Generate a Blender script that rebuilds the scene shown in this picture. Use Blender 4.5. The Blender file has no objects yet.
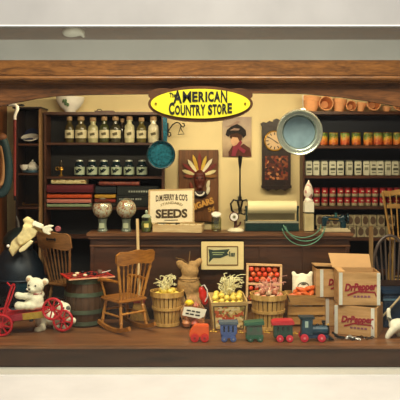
import bpy, bmesh, math, random
from mathutils import Vector, Matrix, Euler
random.seed(7)
PI = math.pi
C = bpy.context.scene.collection
F = 700.0; CZ = 1.85; CY = -7.0

def P(px, py, Y):
    """world point that the photo shows at (px, py) when it stands at depth Y"""
    d = Y - CY
    return Vector(((px - 200.0) * d / F, Y, CZ - (py - 160.0) * d / F))
def X_(px, Y): return (px - 200.0) * (Y - CY) / F
def Z_(py, Y): return CZ - (py - 160.0) * (Y - CY) / F
def S_(n, Y): return n * (Y - CY) / F

# ------------------------------------------------------------------ colours and materials
def lin(h):
    h = h.lstrip('#')
    r = []
    for i in (0, 2, 4):
        c = int(h[i:i+2], 16) / 255.0
        r.append(c / 12.92 if c <= 0.04045 else ((c + 0.055) / 1.055) ** 2.4)
    return (r[0], r[1], r[2], 1.0)
_mats = {}
def _new(name):
    m = bpy.data.materials.new(name); m.use_nodes = True
    nt = m.node_tree
    return m, nt, nt.nodes['Principled BSDF'], nt.nodes['Material Output']
def _coord(nt, scale=(1, 1, 1)):
    tc = nt.nodes.new('ShaderNodeTexCoord'); mp = nt.nodes.new('ShaderNodeMapping')
    mp.inputs['Scale'].default_value = scale
    nt.links.new(tc.outputs['Object'], mp.inputs['Vector'])
    return mp.outputs['Vector']
def _ramp(nt, fac, stops):
    r = nt.nodes.new('ShaderNodeValToRGB'); el = r.color_ramp.elements
    while len(el) < len(stops): el.new(0.5)
    for e, (p, c) in zip(el, stops):
        e.position = p; e.color = lin(c) if isinstance(c, str) else c
    nt.links.new(fac, r.inputs['Fac'])
    return r.outputs['Color']
def paint(name, col, rough=0.55, metal=0.0, var=0.18, scale=9.0, bump=0.0, sheen=0.0):
    """a plain painted / cloth / clay surface with faint mottling"""
    if name in _mats: return _mats[name]
    m, nt, b, o = _new(name)
    n = nt.nodes.new('ShaderNodeTexNoise'); n.inputs['Scale'].default_value = scale; n.inputs['Detail'].default_value = 4
    nt.links.new(_coord(nt), n.inputs['Vector'])
    c = lin(col)
    lo = tuple(x * (1 - var) for x in c[:3]) + (1,); hi = tuple(min(1, x * (1 + var)) for x in c[:3]) + (1,)
    nt.links.new(_ramp(nt, n.outputs['Fac'], [(0.3, lo), (0.7, hi)]), b.inputs['Base Color'])
    b.inputs['Roughness'].default_value = rough; b.inputs['Metallic'].default_value = metal
    if bump:
        bp = nt.nodes.new('ShaderNodeBump'); bp.inputs['Strength'].default_value = bump; bp.inputs['Distance'].default_value = 0.01
        n2 = nt.nodes.new('ShaderNodeTexNoise'); n2.inputs['Scale'].default_value = scale * 6
        nt.links.new(_coord(nt), n2.inputs['Vector']); nt.links.new(n2.outputs['Fac'], bp.inputs['Height'])
        nt.links.new(bp.outputs['Normal'], b.inputs['Normal'])
    _mats[name] = m
    return m
def wood(name, dark, light, axis='X', scale=6.0, rough=0.42, stretch=9.0, bump=0.15):
    if name in _mats: return _mats[name]
    m, nt, b, o = _new(name)
    sc = {'X': (scale / stretch, scale, scale), 'Y': (scale, scale / stretch, scale), 'Z': (scale, scale, scale / stretch)}[axis]
    v = _coord(nt, sc)
    n = nt.nodes.new('ShaderNodeTexNoise'); n.inputs['Scale'].default_value = 2.2; n.inputs['Detail'].default_value = 7; n.inputs['Roughness'].default_value = 0.62; n.inputs['Distortion'].default_value = 0.6
    nt.links.new(v, n.inputs['Vector'])
    n2 = nt.nodes.new('ShaderNodeTexNoise'); n2.inputs['Scale'].default_value = 11; n2.inputs['Detail'].default_value = 3
    nt.links.new(v, n2.inputs['Vector'])
    mx = nt.nodes.new('ShaderNodeMath'); mx.operation = 'MULTIPLY_ADD'; mx.inputs[1].default_value = 0.35
    nt.links.new(n2.outputs['Fac'], mx.inputs[0])
    sub = nt.nodes.new('ShaderNodeMath'); sub.operation = 'MULTIPLY'; sub.inputs[1].default_value = 0.75
    nt.links.new(n.outputs['Fac'], sub.inputs[0]); nt.links.new(sub.outputs[0], mx.inputs[2])
    nt.links.new(_ramp(nt, mx.outputs[0], [(0.34, dark), (0.72, light)]), b.inputs['Base Color'])
    b.inputs['Roughness'].default_value = rough
    bp = nt.nodes.new('ShaderNodeBump'); bp.inputs['Strength'].default_value = bump; bp.inputs['Distance'].default_value = 0.008
    nt.links.new(mx.outputs[0], bp.inputs['Height']); nt.links.new(bp.outputs['Normal'], b.inputs['Normal'])
    _mats[name] = m
    return m
def glass(name, tint='#ffffff', base=0.04, boost=1.0):
    """thin clear sheet: see-through, mirror-like towards grazing angles"""
    if name in _mats: return _mats[name]
    m = bpy.data.materials.new(name); m.use_nodes = True; nt = m.node_tree
    nt.nodes.clear()
    o = nt.nodes.new('ShaderNodeOutputMaterial'); mix = nt.nodes.new('ShaderNodeMixShader')
    t = nt.nodes.new('ShaderNodeBsdfTransparent'); t.inputs['Color'].default_value = lin(tint)
    g = nt.nodes.new('ShaderNodeBsdfGlossy'); g.inputs['Roughness'].default_value = 0.02
    lw = nt.nodes.new('ShaderNodeLayerWeight'); lw.inputs['Blend'].default_value = 0.5
    pw = nt.nodes.new('ShaderNodeMath'); pw.operation = 'POWER'; pw.inputs[1].default_value = 5
    ma = nt.nodes.new('ShaderNodeMath'); ma.operation = 'MULTIPLY_ADD'; ma.inputs[1].default_value = 0.96 * boost; ma.inputs[2].default_value = base
    nt.links.new(lw.outputs['Facing'], pw.inputs[0]); nt.links.new(pw.outputs[0], ma.inputs[0])
    nt.links.new(ma.outputs[0], mix.inputs['Fac']); nt.links.new(t.outputs[0], mix.inputs[1]); nt.links.new(g.outputs[0], mix.inputs[2])
    nt.links.new(mix.outputs[0], o.inputs['Surface'])
    _mats[name] = m
    return m
def bands(name, stops, axis='Z', lo=0.0, hi=1.0, noise=0.0, nscale=40.0, rough=0.5):
    """colour bands along one object axis (printed labels), with an optional printed mottling"""
    if name in _mats: return _mats[name]
    m, nt, b, o = _new(name)
    tc = nt.nodes.new('ShaderNodeTexCoord'); sp = nt.nodes.new('ShaderNodeSeparateXYZ')
    nt.links.new(tc.outputs['Object'], sp.inputs[0])
    mr = nt.nodes.new('ShaderNodeMapRange'); mr.inputs['From Min'].default_value = lo; mr.inputs['From Max'].default_value = hi
    nt.links.new(sp.outputs[axis], mr.inputs['Value'])
    fac = mr.outputs[0]
    if noise:
        n = nt.nodes.new('ShaderNodeTexNoise'); n.inputs['Scale'].default_value = nscale; n.inputs['Detail'].default_value = 2
        nt.links.new(tc.outputs['Object'], n.inputs['Vector'])
        s = nt.nodes.new('ShaderNodeMath'); s.operation = 'MULTIPLY_ADD'; s.inputs[1].default_value = noise; s.inputs[2].default_value = -noise / 2
        nt.links.new(n.outputs['Fac'], s.inputs[0])
        a = nt.nodes.new('ShaderNodeMath'); a.operation = 'ADD'
        nt.links.new(fac, a.inputs[0]); nt.links.new(s.outputs[0], a.inputs[1]); fac = a.outputs[0]
    nt.links.new(_ramp(nt, fac, stops), b.inputs['Base Color'])
    b.inputs['Roughness'].default_value = rough
    _mats[name] = m
    return m
def speckle(name, cols, scale=60.0, rough=0.4):
    """many small coloured cells (candy, printed fruit)"""
    if name in _mats: return _mats[name]
    m, nt, b, o = _new(name)
    v = nt.nodes.new('ShaderNodeTexVoronoi'); v.inputs['Scale'].default_value = scale
    nt.links.new(_coord(nt), v.inputs['Vector'])
    sp = nt.nodes.new('ShaderNodeSeparateColor'); nt.links.new(v.outputs['Color'], sp.inputs[0])
    k = len(cols)
    r = _ramp(nt, sp.outputs[0], [(i / k, c) for i, c in enumerate(cols)])
    nt.nodes[-1].color_ramp.interpolation = 'CONSTANT'
    nt.links.new(r, b.inputs['Base Color']); b.inputs['Roughness'].default_value = rough
    _mats[name] = m
    return m

# ------------------------------------------------------------------ mesh collector
class MB:
    def __init__(s): s.v = []; s.f = []
    def add(s, vs, fs, M=None):
        n = len(s.v)
        for p in vs:
            p = Vector(p)
            s.v.append(M @ p if M is not None else p)
        s.f += [tuple(i + n for i in q) for q in fs]
        return s
    def box(s, c, d, rot=None, taper=1.0, tapy=None):
        """box centred at c, size d; taper scales its top"""
        x, y, z = d[0] / 2, d[1] / 2, d[2] / 2
        ty = taper if tapy is None else tapy
        vs = [(-x, -y, -z), (x, -y, -z), (x, y, -z), (-x, y, -z), (-x * taper, -y * ty, z), (x * taper, -y * ty, z), (x * taper, y * ty, z), (-x * taper, y * ty, z)]
        M = Matrix.Translation(Vector(c))
        if rot is not None: M = M @ Euler(rot).to_matrix().to_4x4()
        return s.add(vs, [(0, 3, 2, 1), (4, 5, 6, 7), (0, 1, 5, 4), (1, 2, 6, 5), (2, 3, 7, 6), (3, 0, 4, 7)], M)
    def bb(s, x0, x1, y0, y1, z0, z1): return s.box(((x0 + x1) / 2, (y0 + y1) / 2, (z0 + z1) / 2), (abs(x1 - x0), abs(y1 - y0), abs(z1 - z0)))
    def bar(s, a, b, w, t, up=(0, 0, 1)):
        """rectangular bar from a to b, w wide sideways, t along 'up'"""
        a, b = Vector(a), Vector(b); d = b - a; L = d.length; d.normalize()
        sd = d.cross(Vector(up))
        if sd.length < 1e-5: sd = d.cross(Vector((0, 1, 0)))
        sd.normalize(); u = sd.cross(d)
        M = Matrix((( *sd, ), ( *d, ), ( *u, ))).transposed().to_4x4(); M.translation = (a + b) / 2
        x, y, z = w / 2, L / 2, t / 2
        vs = [(-x, -y, -z), (x, -y, -z), (x, y, -z), (-x, y, -z), (-x, -y, z), (x, -y, z), (x, y, z), (-x, y, z)]
        return s.add(vs, [(0, 3, 2, 1), (4, 5, 6, 7), (0, 1, 5, 4), (1, 2, 6, 5), (2, 3, 7, 6), (3, 0, 4, 7)], M)
    def tube(s, pts, r, n=8, closed=False):
        pts = [Vector(p) for p in pts]; k = len(pts)
        rs = r if isinstance(r, (list, tuple)) else [r] * k
        vs = []; fs = []; pu = None
        for i, p in enumerate(pts):
            if closed: t = pts[(i + 1) % k] - pts[i - 1]
            else: t = pts[min(i + 1, k - 1)] - pts[max(i - 1, 0)]
            t.normalize()
            if pu is None:
                u = t.cross(Vector((0.0, 0, 1)) if abs(t.z) < 0.9 else Vector((1, 0, 0)))
            else: u = pu - t * pu.dot(t)
            u.normalize(); pu = u; w = t.cross(u)
            for j in range(n):
                a = 2 * PI * j / n
                vs.append(p + (u * math.cos(a) + w * math.sin(a)) * rs[i])
        m = k if closed else k - 1
        for i in range(m):
            for j in range(n):
                a = i * n + j; b = i * n + (j + 1) % n; c = ((i + 1) % k) * n + (j + 1) % n; d = ((i + 1) % k) * n + j
                fs.append((a, b, c, d))
        if not closed:
            fs.append(tuple(range(n - 1, -1, -1))); fs.append(tuple((k - 1) * n + j for j in range(n)))
        return s.add(vs, fs)
    def turned(s, a, b, prof, n=8):
        """a turned stick: prof is (t, radius) along a to b"""
        a, b = Vector(a), Vector(b)
        return s.tube([a.lerp(b, t) for t, _ in prof], [r for _, r in prof], n)
    def cyl(s, a, b, r, r2=None, n=16): return s.tube([a, b], [r, r if r2 is None else r2], n)
    def lathe(s, prof, c=(0, 0, 0), n=24, M=None, caps=True):
        """prof: (radius, z) bottom to top"""
        vs = []; fs = []
        for r, z in prof:
            for j in range(n):
                a = 2 * PI * j / n; vs.append((r * math.cos(a), r * math.sin(a), z))
        for i in range(len(prof) - 1):
            for j in range(n): fs.append((i * n + j, i * n + (j + 1) % n, (i + 1) * n + (j + 1) % n, (i + 1) * n + j))
        if caps:
            fs.append(tuple(range(n - 1, -1, -1))); fs.append(tuple((len(prof) - 1) * n + j for j in range(n)))
        T = Matrix.Translation(Vector(c))
        return s.add(vs, fs, T @ M if M is not None else T)
    def ball(s, c, r, rot=None, n=14):
        r = r if isinstance(r, (list, tuple)) else (r, r, r)
        prof = [(math.sin(PI * i / n), -math.cos(PI * i / n)) for i in range(n + 1)]
        prof[0] = (0.02, -1); prof[-1] = (0.02, 1)
        M = Matrix.Diagonal((r[0], r[1], r[2], 1))
        if rot is not None: M = Euler(rot).to_matrix().to_4x4() @ M
        return s.lathe(prof, c, n + 2, M)
    def ring(s, c, R, r, axis='Z', n=28, m=8, sy=1.0):
        c = Vector(c); pts = []
        for i in range(n):
            a = 2 * PI * i / n; x, y = R * math.cos(a), R * sy * math.sin(a)
            pts.append(c + Vector({'Z': (x, y, 0), 'Y': (x, 0, y), 'X': (0, x, y)}[axis]))
        return s.tube(pts, r, m, True)
    def prism(s, poly, y0, y1):
        """polygon of (x, z) extruded from y0 to y1"""
        n = len(poly)
        vs = [(x, y0, z) for x, z in poly] + [(x, y1, z) for x, z in poly]
        A = sum(poly[i][0] * poly[(i + 1) % n][1] - poly[(i + 1) % n][0] * poly[i][1] for i in range(n))
        f = tuple(range(n)); b = tuple(range(2 * n - 1, n - 1, -1))
        sd = [((i + 1) % n, i, n + i, n + (i + 1) % n) for i in range(n)]
        if A < 0:
            f, b = f[::-1], b[::-1]; sd = [q[::-1] for q in sd]
        return s.add(vs, [f, b] + sd)
    def disc(s, c, r, t, n=28, sx=1.0):
        """flat disc facing the front, t thick"""
        x, y, z = c
        return s.prism([(x + r * sx * math.cos(2 * PI * i / n), z + r * math.sin(2 * PI * i / n)) for i in range(n)], y - t / 2, y + t / 2)
    def xf(s, M):
        s.v = [M @ Vector(p) for p in s.v]; return s
    def mesh(s, name):
        me = bpy.data.meshes.new(name); me.from_pydata([tuple(p) for p in s.v], [], s.f)
        me.update(); return me
    def fuse(s, voxel=0.01, smooth=4, fac=0.5):
        """melt the collected lumps into one continuous skin"""
        o = bpy.data.objects.new('tmp', s.mesh('tmp')); C.objects.link(o)
        m = o.modifiers.new('r', 'REMESH'); m.mode = 'VOXEL'; m.voxel_size = voxel
        if smooth:
            q = o.modifiers.new('s', 'SMOOTH'); q.iterations = smooth; q.factor = fac
        bpy.context.view_layer.update()
        ev = o.evaluated_get(bpy.context.evaluated_depsgraph_get())
        me = bpy.data.meshes.new_from_object(ev)
        s.v = [v.co.copy() for v in me.vertices]; s.f = [tuple(p.vertices) for p in me.polygons]
        bpy.data.objects.remove(o, do_unlink=True); bpy.data.meshes.remove(me)
        return s
    def noise(s, amp, freq=20.0, seed=0):
        from mathutils import noise as N
        s.v = [p + Vector(N.noise_vector(p * freq + Vector((seed, seed * 2, 0)))) * amp for p in s.v]; return s

def text(mb_txt, w, h, bold=0.0, t=0.004, shear=0.0, arch=0.0, spacing=1.0):
    """letters in the xz plane, facing the front, fitted to w x h and centred on the origin"""
    cu = bpy.data.curves.new('tmp', 'FONT'); cu.body = mb_txt; cu.size = 1; cu.extrude = 0.02; cu.offset = bold; cu.shear = shear
    cu.align_x = 'CENTER'; cu.space_character = spacing; cu.resolution_u = 3
    o = bpy.data.objects.new('tmp', cu); C.objects.link(o); bpy.context.view_layer.update()
    me = bpy.data.meshes.new_from_object(o.evaluated_get(bpy.context.evaluated_depsgraph_get()))
    vs = [v.co.copy() for v in me.vertices]; fs = [tuple(p.vertices) for p in me.polygons]
    bpy.data.objects.remove(o, do_unlink=True); bpy.data.curves.remove(cu); bpy.data.meshes.remove(me)
    x0 = min(v.x for v in vs); x1 = max(v.x for v in vs); y0 = min(v.y for v in vs); y1 = max(v.y for v in vs)
    m = MB(); out = []
    for v in vs:
        x = ((v.x - x0) / (x1 - x0) - 0.5) * w; z = ((v.y - y0) / (y1 - y0) - 0.5) * h
        out.append(Vector((x, -v.z / 0.02 * t / 2, z + arch * (1 - (2 * x / w) ** 2))))
    m.add(out, fs); return m

# ------------------------------------------------------------------ objects
def tag(o, label=None, cat=None, group=None, kind=None):
    if label: o['label'] = label
    if cat: o['category'] = cat
    if group: o['group'] = group
    if kind: o['kind'] = kind
    return o
def thing(name, label, cat, loc=(0, 0, 0), rz=0.0, group=None, rot=None):
    o = bpy.data.objects.new(name, None); o.empty_display_size = 0.05; C.objects.link(o)
    o.location = Vector(loc) + Vector((0, 0, 0.002)); o.rotation_euler = rot if rot is not None else (0, 0, rz)
    return tag(o, label, cat, group)
def _origin(o):
    v = Vector((0, 0, 0))
    while o is not None: v += Vector(o.location); o = o.parent
    return v
def obj(name, mb, mat, parent=None, world=False, smooth=True, angle=38, bevel=0.0, label=None, loc=None):
    """link the collected shape as one mesh object. world: its points are world points (unrotated parents only)"""
    if parent is not None and world:
        b = _origin(parent); mb.v = [Vector(p) - b for p in mb.v]
    origin = None
    if parent is None and loc is None and world:
        xs = [p[0] for p in mb.v]; ys = [p[1] for p in mb.v]; zs = [p[2] for p in mb.v]
        origin = Vector(((min(xs) + max(xs)) / 2, (min(ys) + max(ys)) / 2, min(zs)))
        mb.v = [Vector(p) - origin for p in mb.v]
    me = mb.mesh(name)
    if bevel:
        bm = bmesh.new(); bm.from_mesh(me); bmesh.ops.remove_doubles(bm, verts=bm.verts, dist=1e-5)
        es = [e for e in bm.edges if len(e.link_faces) == 2 and e.calc_face_angle(0) > 0.6]
        bmesh.ops.bevel(bm, geom=es, offset=bevel, segments=2, affect='EDGES', clamp_overlap=True)
        bm.to_mesh(me); bm.free()
    me.polygons.foreach_set('use_smooth', [bool(smooth)] * len(me.polygons))
    if smooth: me.set_sharp_from_angle(angle=math.radians(angle))
    me.materials.append(mat)
    o = bpy.data.objects.new(name, me); C.objects.link(o)
    if parent is not None: o.parent = parent
    if origin is not None: o.location = origin
    if loc is not None: o.location = loc
    if label: o['label'] = label
    return o
def dup(root, loc, rz=None, label=None, group=None):
    """copy a thing with its parts and their sub-parts"""
    r = root.copy(); C.objects.link(r); r.location = Vector(loc) + Vector((0, 0, 0.002))
    if rz is not None: r.rotation_euler = (0, 0, rz)
    if label: r['label'] = label
    if group: r['group'] = group
    for ch in list(root.children):
        c = ch.copy(); C.objects.link(c); c.parent = r
        for g in list(ch.children):
            d = g.copy(); C.objects.link(d); d.parent = c
    return r
def struct(name, mb, mat, bevel=0.0):
    o = obj(name, mb, mat, None, True, bevel=bevel); o['kind'] = 'structure'; return o
ORD = 'first second third fourth fifth sixth seventh eighth ninth tenth eleventh twelfth thirteenth fourteenth fifteenth sixteenth'.split()
# ================================================================== materials
M_cornice = wood('cornice_wood', '#3f210c', '#97602c', 'X', 9, 0.35, 5, 0.35)
M_valance = wood('valance_wood', '#341b0a', '#82502a', 'X', 8, 0.4, 6, 0.3)
M_floor = wood('floor_wood', '#3b2212', '#8a5a34', 'X', 4, 0.38, 10, 0.2)
M_base = wood('base_wood', '#22130b', '#4a2e1e', 'X', 5, 0.4, 10, 0.3)
M_dark = wood('dark_wood', '#130c09', '#34201a', 'Z', 5, 0.45, 8)
M_darkx = wood('dark_wood_level', '#28150b', '#5f3720', 'X', 5, 0.42, 8)
M_counter = wood('counter_wood', '#211209', '#4c2e1c', 'X', 4, 0.42, 9)
M_ctop = wood('counter_top_wood', '#3a2213', '#7a5030', 'X', 4, 0.35, 9)
M_leftwall = wood('left_wall_wood', '#5a2d10', '#9a5a28', 'Z', 4, 0.45, 8)
M_wall = paint('cream_plaster', '#efdca6', 0.8, 0, 0.05, 3)
M_black = paint('soft_black', '#0d0d0d', 0.5, 0, 0.3)
M_iron = paint('black_iron', '#141313', 0.4, 0.5, 0.3)
M_white = paint('white_china', '#eeeadd', 0.25, 0, 0.04)
M_paper = paint('cream_paper', '#efe6cb', 0.7, 0, 0.06)
M_inkb = paint('black_ink', '#15110d', 0.6, 0, 0.1)
M_oak = wood('golden_oak', '#7a4514', '#c98a3c', 'Z', 7, 0.35, 8)
M_oakx = wood('golden_oak_level', '#6b3a10', '#b87830', 'X', 7, 0.35, 8)
M_tan = wood('tan_wood', '#a98048', '#dcb878', 'X', 6, 0.5, 8)
M_ash = wood('greyed_oak', '#4f3219', '#94683c', 'Z', 7, 0.4, 8)
M_crate = wood('crate_board', '#9c7240', '#cda06a', 'X', 4, 0.6, 9, 0.1)
M_slat = wood('crate_slat', '#7d5526', '#bb8c4c', 'X', 5, 0.55, 8)
M_basket = wood('basket_splint', '#9a6f2e', '#d8ad62', 'Z', 8, 0.55, 7)
M_steel = paint('bright_steel', '#d4d2c8', 0.3, 0.75, 0.12)
M_gold = paint('brass', '#b98c34', 0.3, 0.8, 0.15)
M_red = paint('red_enamel', '#b01722', 0.3, 0, 0.12)
M_navy = paint('navy_paint', '#14304a', 0.4, 0, 0.2)
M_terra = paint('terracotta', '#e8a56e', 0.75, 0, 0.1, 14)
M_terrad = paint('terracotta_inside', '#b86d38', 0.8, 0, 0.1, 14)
M_burlap = paint('burlap', '#b08a55', 0.9, 0, 0.22, 60, 0.5)
M_plush = paint('cream_plush', '#e9e4c6', 0.95, 0, 0.08, 50, 0.6)
M_jar = glass('jar_glass', '#e9f0e4', 0.07, 0.7)
M_acryl = glass('acrylic_sheet', '#fbfcf9', 0.010)
M_acryl_top = glass('acrylic_top', '#f4f6f2', 0.42)

XL, XR, YB = -2.48, 2.80, 2.0
# ================================================================== the setting
struct('floor', MB().bb(XL, XR, -0.03, YB, -0.035, 0), M_floor, 0.006)
struct('wall_back', MB().bb(XL, XR, YB, YB + 0.06, 0, 2.78), M_wall)
struct('wall_left', MB().bb(XL - 0.1, XL, 0.02, YB + 0.06, -0.03, 2.78), M_leftwall)
struct('wall_right', MB().bb(XR, XR + 0.1, 0.02, YB + 0.06, -0.03, 2.78), M_leftwall)
struct('ceiling', MB().bb(XL - 0.1, XR + 0.1, 0.02, YB + 0.06, 2.78, 2.843), M_cornice)
struct('trim_1', MB().bb(XL - 0.13, XR + 0.13, -0.02, 0.05, 2.69, 2.847).bb(XL - 0.13, XR + 0.13, -0.012, 0.05, 2.62, 2.69), M_cornice, 0.006)
bead = MB(); bead.tube([(XL - 0.13, -0.02, 2.664), (XR + 0.13, -0.02, 2.664)], 0.026, 12)
struct('trim_2', bead, M_cornice)
edge = [(-170, 150), (-60, 122), (0, 106.5), (14, 103.3), (36, 99), (55, 96.3), (90, 95), (140, 94.3), (200, 93.8), (260, 93.4), (305, 94), (345, 98), (372, 102), (400, 107), (440, 116), (500, 135)]
pl = [(X_(px, 0.1), Z_(py, 0.1)) for px, py in edge if XL - 0.0 < X_(px, 0.1) < XR]
pl = [(XL, Z_(123, 0.1))] + pl + [(XR, Z_(125, 0.1)), (XR, 2.68), (XL, 2.68)]
struct('trim_3', MB().prism(pl, 0.06, 0.12), M_valance)
struct('trim_4', MB().bb(XL - 0.1, XR + 0.1, 0.0, YB + 0.06, -0.22, -0.035), M_base, 0.004)
# the room round the case
M_room = paint('room_wall_paint', '#b9b6b0', 0.85, 0, 0.07, 1.2)
struct('wall_outer', MB().bb(-12, 12, 4.2, 4.3, -3, 9), M_room)
tb = obj('display_table', MB().bb(-6, 6, -4.2, 3.9, -0.34, -0.225), paint('table_cloth', '#cdc8be', 0.8, 0, 0.05, 3, 0.1), None, True)
tag(tb, 'pale cream cloth-covered table under the clear display case', 'table')

# clear case
dc = thing('display_cover', 'clear acrylic cover enclosing the whole wooden country store', 'display case', (0.16, 0.9, -0.22))
yf, yb, zt, x0, x1 = -0.27, 2.22, 3.145, -2.75, 3.07
obj('front_panel', MB().bb(x0, x1, yf, yf + 0.02, -0.22, zt - 0.02), M_acryl, dc, True, False)
obj('top_panel', MB().bb(x0, x1, yf, yb, zt - 0.02, zt), M_acryl_top, dc, True, False)
obj('side_panel', MB().bb(x0, x0 + 0.02, yf + 0.02, yb - 0.02, -0.22, zt - 0.02), M_acryl, dc, True, False)
obj('side_panel', MB().bb(x1 - 0.02, x1, yf + 0.02, yb - 0.02, -0.22, zt - 0.02), M_acryl, dc, True, False)
obj('back_panel', MB().bb(x0, x1, yb - 0.02, yb, -0.22, zt - 0.02), M_acryl, dc, True, False)
M_edge = paint('polished_edge', '#e9e7dd', 0.2, 0, 0.03)
obj('polished_edge', MB().bb(x0, x1, yf - 0.004, yf, zt - 0.008, zt + 0.004), M_edge, dc, True, False, label='bright polished edge')
obj('bottom_edge', MB().bb(x0, x1, yf - 0.003, yf, -0.2245, -0.212), M_edge, dc, True, False)
sh = MB(); b = P(72, 30.5, 0.2)
sh.ball((0, 0, 0.045), (0.10, 0.075, 0.045), (0, 0.1, 0)).ball((0.03, 0, 0.05), (0.075, 0.05, 0.035)).ball((0.1, 0, 0.06), (0.02, 0.018, 0.03)).ball((0.105, 0, 0.085), (0.02, 0.015, 0.012))
sh.fuse(0.008, 4).xf(Matrix.Diagonal((1.2, 1.3, 1.35, 1)))
o = obj('porcelain_dish', sh, paint('cream_porcelain', '#fdf8e6', 0.3, 0, 0.02), None, loc=(X_(70.5, 0.1), 0.0, 3.131))
o.location = (X_(72.5, 1.15), 1.15, 2.846)
tag(o, 'small cream porcelain dish on top of the wooden roof', 'dish')

# ================================================================== shelf units
M_back = paint('shelf_back_black', '#0e0d0d', 0.7, 0, 0.3)
def shelf_unit(label, cat, x0, x1, yf, yb, zt, tops, th=0.03, mats=(M_back, M_darkx), group=None, sw=0.045):
    t = thing('shelf_unit', label, cat, ((x0 + x1) / 2, (yf + yb) / 2, 0), group=group)
    obj('side_panel', MB().bb(x0, x0 + sw, yf, yb, 0, zt - 0.035), mats[1], t, True, bevel=0.004)
    obj('side_panel', MB().bb(x1 - sw, x1, yf, yb, 0, zt - 0.035), mats[1], t, True, bevel=0.004)
    obj('back_panel', MB().bb(x0 + sw, x1 - sw, yb - 0.02, yb, 0, zt - 0.035), mats[0], t, True)
    obj('top_board', MB().bb(x0 - 0.01, x1 + 0.01, yf - 0.012, yb, zt - 0.035, zt), mats[1], t, True, bevel=0.004)
    for z in tops:
        obj('shelf', MB().bb(x0 + sw, x1 - sw, yf + 0.004, yb - 0.02, z - th, z), mats[1], t, True, bevel=0.003)
    return t
YS = 1.70          # front of the wall shelves
YG = 1.80          # where goods stand on them
LX0, LX1 = X_(43.8, YS), X_(164, YS)
LT = Z_(112, YS); LZ = [Z_(142.6, YS), Z_(176.5, YS), Z_(207.5, YS), 0.9]
shelf_unit('dark wooden wall shelves of bottles, jars and cloth bolts left of the seed box', 'shelves', LX0, LX1, YS, YB, LT, LZ, 0.028, sw=0.03)
RX0 = X_(303, YS); RT = Z_(111.5, YS); RZ = [Z_(145.5, YS), Z_(175.6, YS), Z_(206.5, YS), Z_(238, YS), 0.45]
M_bluegrey = paint('blue_black_back', '#161d2a', 0.7, 0, 0.2)
shelf_unit('dark wooden wall shelves full of tins at the right end of the store', 'shelves', RX0, XR - 0.02, YS, YB, RT, RZ, 0.035, (M_bluegrey, M_darkx), sw=0.022)
# narrow corner cupboard
t = thing('corner_cupboard', 'narrow dark open cupboard in the left corner holding white china', 'cupboard', (X_(29, 1.6), 1.8, 0))
cx0, cx1, cy = X_(15.5, 1.62), X_(40.8, 1.62), 1.62
cz = Z_(107, cy); CZS = [Z_(143.5, cy), Z_(173, cy), Z_(207, cy), 0.85]
obj('side_panel', MB().bb(cx0, cx0 + 0.03, cy, YB, 0, cz - 0.02), M_dark, t, True)
obj('side_panel', MB().bb(cx1 - 0.025, cx1, cy, YB, 0, cz - 0.02), wood('cupboard_edge', '#5e3d20', '#b08a5c', 'Z', 5), t, True, label='pale side edge')  # this side board is paler than the rest of the cupboard
obj('back_panel', MB().bb(cx0 + 0.03, cx1 - 0.025, YB - 0.02, YB, 0, cz - 0.02), M_dark, t, True)
obj('top_board', MB().bb(cx0 - 0.03, cx1 + 0.01, cy - 0.03, YB, cz - 0.02, cz), M_dark, t, True)
for z in CZS: obj('shelf', MB().bb(cx0 + 0.03, cx1 - 0.025, cy + 0.01, YB - 0.02, z - 0.025, z), M_darkx, t, True)

# ================================================================== counter
t = thing('shop_counter', 'long dark wooden shop counter across the middle of the store', 'counter', (0.25, 1.35, 0))
KX0, KX1, KY0, KY1, KZ = X_(88, 1.1), X_(352, 1.1), 1.10, 1.52, Z_(233, 1.1)
obj('counter_top', MB().bb(KX0 - 0.02, KX1 + 0.02, KY0, KY1, KZ - 0.045, KZ), M_ctop, t, True, bevel=0.008)
obj('cabinet_body', MB().bb(KX0 + 0.02, KX1 - 0.02, KY0 + 0.05, KY1 - 0.02, 0, KZ - 0.045), M_counter, t, True)
obj('moulding', MB().bb(KX0, KX1, KY0 + 0.02, KY0 + 0.05, KZ - 0.075, KZ - 0.045).bb(KX0 + 0.01, KX1 - 0.01, KY0 + 0.033, KY0 + 0.05, KZ - 0.165, KZ - 0.145), M_ctop, t, True, bevel=0.005)
obj('kick_board', MB().bb(KX0 + 0.01, KX1 - 0.01, KY0 + 0.03, KY0 + 0.05, 0, 0.13), M_dark, t, True)
k = 6
for i in range(k + 1):
    x = KX0 + 0.02 + (KX1 - KX0 - 0.04) * i / k
    obj('stile', MB().bb(max(x - 0.045, KX0 + 0.02), min(x + 0.045, KX1 - 0.02), KY0 + 0.035, KY0 + 0.05, 0.13, KZ - 0.165), M_counter, t, True, bevel=0.004)

# ================================================================== the sign
so = P(200.5, 104, -0.09)
t = thing('store_sign', 'yellow oval sign reading THE AMERICAN COUNTRY STORE on the front valance', 'sign', so)
def oval(a, b, n=56, p=1.0): return [(a * math.copysign(abs(math.cos(2 * PI * i / n)) ** p, math.cos(2 * PI * i / n)), b * math.copysign(abs(math.sin(2 * PI * i / n)) ** p, math.sin(2 * PI * i / n))) for i in range(n)]
u = S_(1, -0.09)
bk = MB().prism(oval(52.5 * u, 17.8 * u), 0.0, 0.14)
for s in (-1, 1):
    bk.prism([(s * 38 * u + x, 9 * u + z) for x, z in oval(14.5 * u, 7 * u, 24)], 0.02, 0.10)
obj('backing_board', bk, wood('sign_backing', '#3f220d', '#6f4320', 'X', 5), t)
M_yel = paint('sign_yellow', '#f3e22c', 0.45, 0, 0.03)
obj('sign_face', MB().prism(oval(49.6 * u, 14.7 * u), -0.02, -0.001), M_yel, t)
M_sb = paint('sign_black', '#12100c', 0.5, 0, 0.1)
def put(mb, x, z, y=-0.024): return mb.xf(Matrix.Translation((x, y, z)))
ax = 0.5 * u
l1 = MB()
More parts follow.
